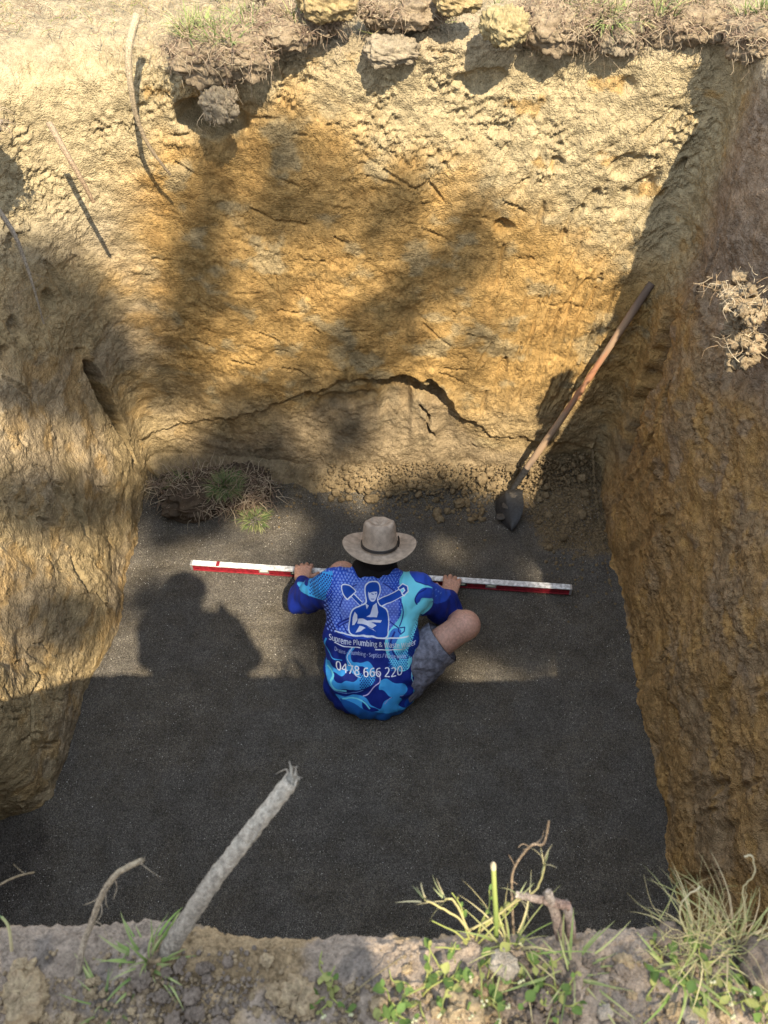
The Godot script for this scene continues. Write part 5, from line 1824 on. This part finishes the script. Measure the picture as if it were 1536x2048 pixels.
func line(c: Color, flat: Array, width: float, smooth := true) -> void:
	var pts := PackedVector2Array()
	var n := flat.size() / 2
	for k in n:
		pts.append(Vector2(flat[k * 2], flat[k * 2 + 1]) * PS)
	if smooth and n > 2:
		var more := PackedVector2Array()
		for k in n - 1:
			for e in 7:
				more.append(pts[k].cubic_interpolate(pts[k + 1], pts[maxi(k - 1, 0)], pts[mini(k + 2, n - 1)], e / 7.0))
		more.append(pts[n - 1])
		pts = more
	var r := width * PS * 0.5
	for k in pts.size() - 1:
		var d := (pts[k + 1] - pts[k]).normalized()
		var o := Vector2(-d.y, d.x) * r
		fill(c, PackedVector2Array([pts[k] + o - d * r * 0.4, pts[k + 1] + o + d * r * 0.4, pts[k + 1] - o + d * r * 0.4, pts[k] - o - d * r * 0.4]))


func disc(c: Color, x: float, y: float, rx: float, ry: float) -> void:
	var pts := PackedVector2Array()
	for k in 20:
		pts.append(Vector2(x + cos(TAU * k / 20) * rx, y + sin(TAU * k / 20) * ry) * PS)
	fill(c, pts)


func halftone(c: Color, x0: float, y0: float, x1: float, y1: float, step: float, size: Callable) -> void:
	var y := y0
	var odd := false
	while y < y1:
		var x := x0 + (step * 0.5 if odd else 0.0)
		while x < x1:
			var r: float = size.call(x, y)
			if r > 0.8:
				disc(c, x, y, r, r)
			x += step
		y += step * 0.75
		odd = not odd


func words(text: String, c: Color, x0: float, x1: float, cap: float, base: Callable, font: Font, bold := 0.0) -> void:
	# lettering set from x0 to x1 along the curve y = base(x)
	var tm := TextMesh.new()
	tm.text = text
	tm.font = font
	tm.font_size = 48
	tm.pixel_size = 0.02
	tm.depth = 0.02
	tm.curve_step = 1.0
	var a := tm.surface_get_arrays(0)
	var v: PackedVector3Array = a[Mesh.ARRAY_VERTEX]
	var idx = a[Mesh.ARRAY_INDEX]
	var box := tm.get_aabb()
	var s := (x1 - x0) / box.size.x
	var total: int = idx.size() if idx != null and idx.size() else v.size()
	for k in range(0, total, 3):
		var pts := PackedVector2Array()
		var front := true
		for j in 3:
			var p: Vector3 = v[idx[k + j]] if idx != null and idx.size() else v[k + j]
			if p.z < box.position.z + box.size.z * 0.75:
				front = false
			var x := x0 + (p.x - box.position.x) * s
			var y: float = base.call(x) - (p.y - box.position.y) / box.size.y * cap
			pts.append(Vector2(x, y) * PS)
		if front:
			fill(c, pts)
			if bold > 0.0:
				for j in 3:
					pts[j] += Vector2(bold, 0)
				fill(c, pts)


func shirt_print() -> ImageTexture:
	ink.resize(PW * PH * 3)
	var navy := Color8(20, 42, 132)
	var mid := Color8(42, 82, 196)
	var lilac := Color8(92, 116, 214)
	var sky := Color8(66, 166, 240)
	var cyan := Color8(122, 226, 250)
	var white := Color8(232, 238, 250)
	var royal := Color8(14, 74, 178)
	for y in PH:
		for x in PW:
			dot(x, y, navy)
	rng.seed = 400
	# pale glow of dots behind the emblem
	blob(mid, [290, 120, 520, 60, 860, 90, 900, 300, 830, 520, 600, 600, 380, 560, 300, 380])
	blob(lilac, [420, 260, 560, 170, 740, 190, 830, 330, 790, 520, 620, 570, 450, 530, 390, 400])
	halftone(Color8(132, 160, 238), 280, 90, 900, 560, 27, func(x, y): return 9.5 - 0.020 * absf(Vector2(x - 480, y - 380).length() - 130.0))
	halftone(Color8(96, 140, 236), 300, 60, 900, 250, 22, func(x, y): return 6.0 - 0.012 * absf(Vector2(x - 620, y - 150).length() - 60.0))
	# the cyan sweep down the right side
	blob(cyan, [835, 165, 875, 126, 925, 140, 955, 178, 1005, 200, 1060, 250, 1062, 330, 1058, 410, 1010, 480, 965, 560, 930, 640, 900, 710, 935, 770, 910, 830, 850, 850, 790, 810, 745, 730, 725, 640, 742, 560, 800, 490, 846, 420, 852, 330, 848, 250])
	blob(mid, [1012, 222, 975, 250, 948, 300, 960, 345, 985, 330, 1000, 300, 1060, 318, 1066, 262])
	line(navy, [1020, 232, 975, 262, 952, 308, 968, 350], 9)
	halftone(Color8(24, 66, 150), 860, 480, 1010, 760, 20, func(x, y): return 9.0 - 0.13 * absf(x - (1020.0 - (y - 480.0) * 0.45)))
	halftone(Color8(40, 110, 190), 760, 700, 900, 840, 18, func(x, y): return 6.5)
	blob(Color8(60, 120, 210), [760, 560, 800, 520, 850, 540, 820, 600, 790, 680, 800, 760, 770, 720, 752, 640])
	line(navy, [800, 545, 770, 620, 790, 700, 830, 760], 14)
	# waves over the hem
	blob(sky, [275, 830, 300, 800, 330, 845, 390, 850, 440, 810, 430, 740, 450, 690, 480, 660, 500, 668, 470, 710, 480, 770, 540, 785, 600, 770, 640, 815, 655, 880, 640, 940, 580, 980, 500, 1000, 420, 990, 350, 1010, 300, 985, 278, 920])
	blob(navy, [330, 880, 400, 890, 450, 850, 480, 870, 520, 900, 490, 930, 430, 920, 390, 940, 340, 930])
	blob(navy, [520, 820, 560, 810, 590, 840, 580, 880, 545, 860])
	halftone(navy, 540, 860, 660, 990, 19, func(x, y): return 6.0)
	line(white, [480, 665, 440, 740, 470, 800, 500, 880, 540, 895], 5)
	line(Color8(196, 186, 236), [640, 850, 680, 870, 688, 930, 640, 975, 600, 1030, 560, 1048], 9)
	line(Color8(120, 170, 240), [300, 985, 350, 1015, 420, 1030, 500, 1020, 560, 1000], 6)
	blob(sky, [345, 1050, 420, 1060, 500, 1040, 580, 1060, 620, 1120, 690, 1150, 720, 1090, 760, 1060, 830, 1050, 860, 1090, 830, 1130, 880, 1170, 960, 1180, 900, 1240, 740, 1260, 600, 1250, 460, 1180])
	blob(navy, [560, 1080, 610, 1130, 680, 1160, 640, 1180, 560, 1150])
	blob(Color8(30, 96, 176), [380, 1090, 480, 1110, 600, 1170, 760, 1200, 900, 1190, 860, 1260, 700, 1300, 520, 1280])
	line(Color8(150, 170, 240), [725, 1110, 760, 1060, 820, 1035, 870, 1040, 885, 980], 7)
	blob(Color8(84, 190, 228), [960, 700, 1010, 760, 1010, 900, 1000, 1040, 985, 1150, 920, 1190, 905, 1110, 940, 1060, 955, 980, 925, 930, 935, 860, 950, 780])
	blob(navy, [918, 930, 960, 900, 985, 930, 950, 980, 930, 1060, 890, 1100, 870, 1040])
	line(white, [965, 700, 1000, 760, 990, 860], 7)
	line(Color8(150, 210, 240), [940, 760, 960, 820, 930, 880, 945, 960], 6)
	blob(sky, [690, 925, 740, 900, 800, 930, 870, 950, 900, 1010, 860, 1040, 800, 1010, 760, 975, 710, 965])
	blob(sky, [700, 930, 760, 950, 840, 1000, 830, 1060, 760, 1040, 720, 1000, 680, 990])
	line(cyan, [290, 860, 330, 900, 310, 960, 350, 1000, 430, 1010], 16)
	line(cyan, [400, 1080, 480, 1070, 560, 1090, 610, 1150], 12)
	blob(royal, [880, 1120, 920, 1090, 960, 1130, 930, 1180, 890, 1180])
	line(sky, [285, 620, 275, 680, 320, 760, 400, 770], 10)
	# sleeves
	blob(sky, [165, 215, 200, 165, 270, 140, 330, 130, 320, 200, 290, 270, 280, 330, 200, 350, 130, 340, 110, 300, 170, 290])
	halftone(navy, 190, 150, 330, 330, 17, func(x, y): return 5.6)
	line(cyan, [100, 150, 150, 175, 190, 160], 10)
	line(cyan, [75, 330, 90, 250, 120, 215], 14)
	blob(Color8(70, 168, 226), [90, 330, 130, 290, 180, 320, 170, 352, 110, 350])
	halftone(Color8(70, 116, 214), 1060, 180, 1380, 380, 24, func(x, y): return 8.5 - 0.012 * absf(y - 300.0) - 0.01 * absf(x - 1240.0))
	line(Color8(96, 160, 226), [1270, 195, 1320, 205, 1345, 235], 12)
	blob(mid, [900, 110, 1010, 110, 1130, 170, 1240, 260, 1200, 380, 1090, 395, 1062, 340, 1060, 250, 1000, 190, 950, 170])
	halftone(Color8(110, 150, 230), 1080, 190, 1260, 330, 30, func(x, y): return 4.6)
	# emblem: ring, shovel, pipe wrench, spade and a capped worker with folded arms
	for q in [[-68, -20], [-18, 28], [120, 172], [188, 224], [-150, -118]]:
		var arc := []
		for k in 9:
			var a := deg_to_rad(lerpf(q[0], q[1], k / 8.0))
			arc.append_array([625 + 238 * cos(a), 400 + 232 * sin(a)])
		line(Color8(30, 52, 150), arc, 9)
	line(white, [545, 330, 470, 262], 34, false)
	line(royal, [545, 332, 470, 264], 24, false)
	blob(white, [398, 215, 418, 198, 470, 205, 512, 246, 500, 262, 462, 300, 440, 312, 408, 268])
	blob(royal, [405, 218, 422, 206, 466, 212, 502, 246, 490, 262, 458, 290, 442, 300, 415, 264])
	line(white, [690, 330, 840, 255], 62, false)
	line(royal, [692, 330, 838, 257], 50, false)
	poly(white, [820, 215, 858, 190, 900, 205, 905, 245, 870, 282, 848, 262, 872, 240, 862, 226, 835, 240])
	poly(royal, [828, 218, 860, 199, 892, 211, 896, 242, 870, 270, 858, 260, 880, 240, 868, 218, 838, 232])
	line(white, [700, 352, 780, 318], 6, false)
	line(Color8(22, 44, 140), [372, 512, 460, 455], 30, false)
	line(lilac, [380, 508, 456, 460], 10, false)
	line(Color8(22, 44, 140), [762, 470, 830, 520], 9, false)
	line(Color8(22, 44, 140), [830, 520, 876, 516, 872, 546, 846, 562, 828, 540, 830, 520], 8, false)
	blob(white, [462, 560, 458, 460, 478, 380, 540, 345, 580, 320, 574, 250, 578, 200, 610, 172, 660, 168, 690, 196, 694, 250, 676, 300, 690, 340, 740, 372, 758, 440, 756, 520, 735, 585, 600, 578])
	blob(royal, [470, 556, 466, 462, 486, 388, 544, 353, 590, 328, 582, 252, 586, 206, 614, 180, 656, 176, 682, 200, 686, 250, 668, 302, 684, 346, 732, 378, 750, 442, 748, 518, 728, 578, 600, 571])
	blob(Color8(214, 222, 248), [604, 246, 640, 236, 668, 250, 664, 288, 648, 316, 624, 318, 606, 292])
	poly(royal, [600, 236, 640, 232, 690, 252, 676, 244, 640, 248, 608, 256])
	line(royal, [626, 262, 642, 268], 6, false)
	line(royal, [654, 264, 662, 260], 6, false)
	line(royal, [622, 300, 646, 302], 5, false)
	poly(Color8(214, 222, 248), [580, 330, 606, 350, 590, 378])
	poly(Color8(214, 222, 248), [636, 350, 664, 326, 676, 402, 666, 442, 586, 440, 616, 420])
	poly(Color8(228, 232, 250), [484, 440, 500, 396, 518, 420, 520, 462, 496, 498, 480, 500])
	poly(Color8(228, 232, 250), [520, 482, 528, 452, 560, 452, 664, 500, 632, 524, 590, 500, 520, 490])
	poly(Color8(228, 232, 250), [566, 470, 640, 462, 704, 462, 694, 478, 620, 482])
	poly(Color8(228, 232, 250), [505, 552, 536, 505, 582, 520, 545, 545])
	poly(Color8(228, 232, 250), [590, 505, 662, 545, 640, 538])
	# rules and lettering
	line(white, [350, 552, 480, 572, 640, 584, 780, 588, 905, 582], 10)
	line(white, [344, 638, 440, 656, 540, 666], 8)
	line(white, [655, 680, 760, 680, 885, 674], 8)
	var font := SystemFont.new()
	font.font_names = PackedStringArray(["Droid Sans"])
	words("Supreme Plumbing & Waste Water", white, 302, 962, 58, func(x): return 640.0 + (x - 302.0) * 0.062 - pow((x - 640.0) / 330.0, 2.0) * 10.0 + 8.0, font, 1.0)
	words("Drains - Plumbing - Septics / Waste water", Color8(190, 202, 240), 345, 890, 44, func(x): return 722.0 + (x - 345.0) * 0.085 - pow((x - 620.0) / 280.0, 2.0) * 8.0, font, 0.6)
	words("0478 666 220", white, 352, 858, 74, func(x): return 848.0 + 44.0 * (1.0 - pow((x - 660.0) / 320.0, 2.0)), font, 1.4)
	return ImageTexture.create_from_image(Image.create_from_data(PW, PH, false, Image.FORMAT_RGB8, ink))


# ---------------------------------------------------------------- what casts the shade: the photographer and a gum tree behind the pit

func build_photographer() -> void:
	var root := V(0.02, 2.27, -0.50)
	var t := thing("person", "person standing behind the near bank taking the picture, seen by their shadow on the gravel", "person", root)
	var s := Shape.new()
	var f := Field.new(Vector3(-0.5, -0.02, -0.50), Vector3(0.5, 1.75, 0.30), 0.022)
	var v := func(x: float, y: float, z: float) -> Vector3: return Vector3(x, y, z)
	f.bone(v.call(-0.08, 0.95, 0), v.call(0.08, 0.95, 0), 0.155, 0.155, 0.06, Vector3(0, 0, 1), 1.2)
	f.bone(v.call(-0.09, 1.12, 0), v.call(0.09, 1.12, 0), 0.150, 0.150, 0.06, Vector3(0, 0, 1), 1.2)
	f.bone(v.call(-0.08, 1.27, -0.01), v.call(0.08, 1.27, -0.01), 0.150, 0.150, 0.06, Vector3(0, 0, 1), 1.2)
	f.bone(v.call(-0.17, 1.37, 0), v.call(0.17, 1.37, 0), 0.082, 0.082, 0.06)
	f.bone(v.call(0, 1.40, 0), v.call(0, 1.50, -0.03), 0.058, 0.055, 0.03)
	f.bone(v.call(0, 1.55, -0.04), v.call(0, 1.61, -0.03), 0.085, 0.09, 0.04)
	f.bone(v.call(0, 1.50, -0.085), v.call(0, 1.55, -0.085), 0.045, 0.06, 0.03)
	for e in [-1.0, 1.0]:
		f.bone(v.call(e * 0.21, 1.37, 0), v.call(e * 0.255, 1.09, -0.05), 0.062, 0.050, 0.04)
		f.bone(v.call(e * 0.255, 1.09, -0.05), v.call(e * 0.085, 1.06, -0.31), 0.046, 0.032, 0.03)
		f.bone(v.call(e * 0.085, 1.06, -0.31), v.call(e * 0.055, 1.08, -0.37), 0.034, 0.024, 0.02)
		f.bone(v.call(e * 0.09, 0.92, 0), v.call(e * 0.10, 0.50, -0.01), 0.092, 0.060, 0.05)
		f.bone(v.call(e * 0.10, 0.50, -0.01), v.call(e * 0.11, 0.09, 0.02), 0.058, 0.040, 0.03)
		f.bone(v.call(e * 0.11, 0.045, 0.03), v.call(e * 0.12, 0.04, -0.13), 0.045, 0.038, 0.03)
	f.mesh_into(s, Color.WHITE)
	part(t, "body", s.commit(), M.shorts)
	var hat := Shape.new()
	hat.tube(PackedVector3Array([Vector3(0, 1.625, -0.035), Vector3(0, 1.632, -0.035), Vector3(0, 1.66, -0.035), Vector3(0, 1.70, -0.035), Vector3(0, 1.715, -0.035)]), [0.125, 0.10, 0.097, 0.088, 0.04], 24, Color.WHITE, Color.WHITE)
	part(t, "cap", hat.commit(), M.hair)


func build_tree() -> void:
	rng.seed = 500
	var base := V(6.6, 2.3, -8.6)
	var t := thing("gum_tree", "tall gum tree behind the photographer whose leaves dapple the pit", "tree", base)
	var lean := Vector3(-0.275, -1.0, -0.786)
	var s := Shape.new()
	var trunk := P([[0, -0.2, 0], [0.1, 3.0, 0.1], [-0.1, 6.0, 0.3], [-0.3, 9.0, 0.5], [-0.2, 12.5, 0.4]])
	s.tube(curve(trunk, 6), [0.32, 0.24, 0.2, 0.14, 0.06], 14, Color.WHITE, Color.WHITE, 0.1, n_mid)
	part(t, "trunk", s.commit(), M.bark)
	var leaves := Shape.new()
	var spray := func(at: Vector3, count: int, reach: float) -> void:
		for k in count:
			var o := Vector3(rng.randfn(), rng.randfn() * 0.5, rng.randfn()) * reach * 0.5
			var dir := (o.normalized() * 0.6 + Vector3.DOWN * 0.7 + jitter(0.7)).normalized()
			leaves.leaf(at + o, dir, jitter(1.0).normalized(), rng.randf_range(0.06, 0.11), rng.randf_range(0.020, 0.032), Color.WHITE, 0.2)
	# sprays of leaves: [x, d, half width, half depth, thickness] over the pit, 12 m above its floor
	var sprays := [[2.03, -4.49, 0.11, 0.15, 76.0], [2.03, -4.75, 0.14, 0.19, 95.0], [2.04, -5.0, 0.2, 0.21, 95.0], [1.92, -5.29, 0.24, 0.18, 76.0], [2.36, -4.37, 0.19, 0.1, 57.0], [2.66, -4.6, 0.34, 0.14, 57.0], [2.37, -4.63, 0.14, 0.12, 48.0], [3.21, -4.79, 0.21, 0.15, 95.0], [3.06, -5.09, 0.28, 0.21, 95.0], [2.59, -4.95, 0.08, 0.08, 66.0], [2.88, -5.34, 0.29, 0.14, 95.0], [3.51, -5.21, 0.07, 0.17, 57.0], [2.57, -5.47, 0.3, 0.13, 86.0], [2.39, -5.67, 0.37, 0.16, 95.0], [3.06, -5.64, 0.14, 0.16, 86.0], [3.69, -5.58, 0.14, 0.13, 48.0], [2.26, -5.96, 0.36, 0.21, 170.0], [2.93, -6.25, 0.11, 0.14, 119.0], [3.57, -6.21, 0.26, 0.23, 170.0], [3.28, -6.51, 0.36, 0.25, 170.0], [3.02, -6.82, 0.18, 0.25, 170.0], [3.36, -7.08, 0.3, 0.26, 170.0], [3.8, -6.89, 0.23, 0.28, 170.0], [4.04, -7.08, 0.18, 0.26, 170.0], [2.19, -6.44, 0.21, 0.08, 170.0], [2.96, -6.56, 0.12, 0.17, 170.0], [2.04, -6.23, 0.17, 0.11, 136.0], [2.94, -7.05, 0.07, 0.29, 170.0], [2.14, -6.9, 0.12, 0.07, 136.0], [2.69, -6.08, 0.21, 0.1, 136.0], [3.52, -7.47, 0.19, 0.1, 170.0], [3.52, -6.82, 0.16, 0.19, 170.0], [2.31, -6.32, 0.14, 0.11, 119.0], [2.17, -6.51, 0.11, 0.07, 85.0], [2.67, -5.87, 0.18, 0.17, 102.0], [3.95, -6.4, 0.28, 0.22, 170.0], [2.07, -6.86, 0.1, 0.1, 136.0], [1.44, -5.24, 0.25, 0.3, 136.0], [1.47, -5.67, 0.16, 0.16, 136.0], [1.62, -5.46, 0.11, 0.26, 102.0], [1.66, -6.22, 0.22, 0.15, 119.0], [1.58, -6.34, 0.12, 0.12, 136.0], [1.72, -6.98, 0.13, 0.13, 170.0], [1.61, -6.76, 0.05, 0.05, 51.0], [1.36, -4.99, 0.2, 0.15, 102.0], [2.38, -7.39, 0.22, 0.03, 15.0], [2.76, -7.39, 0.22, 0.03, 18.0], [3.04, -7.39, 0.16, 0.03, 18.0]]
	# gaps between them, where the sun comes through
	var gaps := [[2.71, -6.36, 0.18, 0.14], [2.51, -6.53, 0.3, 0.11], [2.12, -6.65, 0.18, 0.13], [2.69, -7.02, 0.18, 0.33], [2.65, -7.3, 0.17, 0.07], [3.12, -6.17, 0.09, 0.11], [3.62, -6.58, 0.04, 0.17], [3.69, -7.3, 0.13, 0.09], [1.97, -7.22, 0.07, 0.17], [2.3, -5.19, 0.18, 0.15], [2.61, -5.0, 0.11, 0.09], [2.67, -4.87, 0.12, 0.08], [3.34, -5.21, 0.1, 0.11], [3.45, -5.7, 0.19, 0.11], [2.73, -5.67, 0.08, 0.16], [3.82, -5.0, 0.26, 0.9], [1.79, -4.65, 0.11, 0.14], [2.25, -4.81, 0.08, 0.11], [1.69, -6.61, 0.24, 0.13], [1.78, -7.3, 0.23, 0.12], [1.54, -5.96, 0.17, 0.15], [1.49, -4.56, 0.22, 0.2]]
	var forks := [V(5.0, 10.6, -7.6), V(3.4, 11.4, -6.9), V(2.9, 11.8, -5.6), V(2.0, 11.7, -5.9), V(2.4, 11.9, -4.9), V(3.7, 11.6, -6.4)]
	var limb := Shape.new()
	limb.tube(curve(PackedVector3Array([V(6.4, 9.4, -8.2) - base, forks[0] - base, forks[1] - base]), 6), [0.11, 0.06, 0.035], 8, Color.WHITE, Color.WHITE)
	for q in [[1, 2], [1, 3], [2, 4], [0, 5]]:
		limb.tube(curve(PackedVector3Array([forks[q[0]] - base, (forks[q[0]] + forks[q[1]]) * 0.5 - base + jitter(0.12), forks[q[1]] - base]), 5), [0.032, 0.012], 6, Color.WHITE, Color.WHITE)
	for q in sprays:
		var area: float = q[2] * q[3] * PI
		var n := int(ceil(area * q[4] * (2.4 if q[4] > 100.0 else 1.6))) + 1
		for k in n:
			var a := rng.randf() * TAU
			var r := sqrt(rng.randf()) * 0.95
			var up := rng.randf_range(-0.7, 0.7)
			var c := Vector2(q[0] + cos(a) * r * q[2], q[1] + sin(a) * r * q[3])
			var open := false
			for g in gaps:
				if Vector2((c.x - g[0]) / (g[2] + 0.045), (c.y - 0.03 - g[1]) / (g[3] + 0.045)).length() < 1.0:
					open = true
			if open:
				continue
			var at := V(c.x + 0.275 * up, 12.0 + up, c.y - 0.786 * up) - base
			spray.call(at, 16, 0.075)
		# a twig carries each spray
		var best: Vector3 = forks[1]
		var mid := V(q[0], 12.0, q[1])
		for v in forks:
			if v.distance_to(mid) < best.distance_to(mid):
				best = v
		limb.tube(curve(PackedVector3Array([best - base, (best + mid) * 0.5 - base + jitter(0.06), mid - base]), 4), [0.010, 0.004], 5, Color.WHITE, Color.WHITE)
	part(t, "limbs", limb.commit(), M.bark)
	for k in 70:
		var at := V(rng.randf_range(5.6, 9.0), rng.randf_range(9.0, 15.0), rng.randf_range(-11.5, -8.0)) - base
		spray.call(at, 26, 0.45)
	part(t, "crown", leaves.commit(), M.leaf)


func build_rest() -> void:
	build_tree()
	build_photographer()
	print("tree ", Time.get_ticks_msec())
	build_level()
	build_shovel()
	build_worker()
	print("worker ", Time.get_ticks_msec())
	build_vegetation()


func _ready() -> void:
	var cam := Camera3D.new()
	cam.name = "camera"
	add_child(cam)
	cam.position = Vector3(0, 3.4, 0)
	cam.rotation_degrees = Vector3(-47.0, 0, 0)
	cam.near = 0.05
	cam.far = 400.0
	var lens := CameraAttributesPhysical.new()
	lens.frustum_focal_length = 18.98
	lens.exposure_aperture = 5.6
	lens.frustum_focus_distance = 3.9
	lens.frustum_near = 0.05
	lens.frustum_far = 400.0
	cam.attributes = lens
	cam.fov = 64.6
	cam.current = true
	var env := Environment.new()
	var sky_mat := ProceduralSkyMaterial.new()
	sky_mat.sky_top_color = Color(0.78, 0.83, 0.90)
	sky_mat.sky_horizon_color = Color(0.96, 0.95, 0.93)
	sky_mat.sky_curve = 0.18
	sky_mat.ground_bottom_color = Color(0.35, 0.32, 0.26)
	sky_mat.ground_horizon_color = Color(0.6, 0.6, 0.58)
	sky_mat.sun_angle_max = 12.0
	var sky := Sky.new()
	sky.sky_material = sky_mat
	env.background_mode = Environment.BG_SKY
	env.sky = sky
	env.background_energy_multiplier = 1.08
	env.tonemap_mode = Environment.TONE_MAPPER_LINEAR
	env.tonemap_exposure = 2.2
	env.sdfgi_enabled = true
	env.ssao_enabled = true
	env.ssil_enabled = true
	var around := WorldEnvironment.new()
	around.name = "environment"
	around.environment = env
	add_child(around)
	var sun := DirectionalLight3D.new()
	sun.name = "sun"
	add_child(sun)
	sun.look_at_from_position(Vector3.ZERO, Vector3(-0.275, -1.0, -0.786), Vector3.UP)
	sun.light_energy = 1.6
	sun.light_color = Color(1.0, 0.935, 0.82)
	sun.light_angular_distance = 0.53
	sun.shadow_enabled = true

	n_big = noise(FastNoiseLite.TYPE_SIMPLEX_SMOOTH, 1.3, 3, 1)
	n_mid = noise(FastNoiseLite.TYPE_SIMPLEX_SMOOTH, 6.0, 3, 2)
	n_fine = noise(FastNoiseLite.TYPE_SIMPLEX_SMOOTH, 38.0, 2, 3)
	n_ridge = noise(FastNoiseLite.TYPE_SIMPLEX_SMOOTH, 24.0, 3, 4)
	n_ridge.fractal_type = FastNoiseLite.FRACTAL_RIDGED
	n_rough = noise(FastNoiseLite.TYPE_SIMPLEX_SMOOTH, 17.0, 4, 9)
	n_rough.fractal_gain = 0.62
	n_crack = noise(FastNoiseLite.TYPE_CELLULAR, 9.0, 1, 6)
	n_crack.cellular_return_type = FastNoiseLite.RETURN_DISTANCE2_SUB
	n_crack.domain_warp_enabled = true
	n_crack.domain_warp_amplitude = 0.06
	n_crack.domain_warp_frequency = 8.0
	n_tone = noise(FastNoiseLite.TYPE_SIMPLEX_SMOOTH, 0.8, 4, 8)
	make_materials()
	print("materials ", Time.get_ticks_msec())
	build_pit()
	print("pit ", Time.get_ticks_msec())
	build_floor()
	print("floor ", Time.get_ticks_msec())
	build_rest()
	print("rest ", Time.get_ticks_msec())
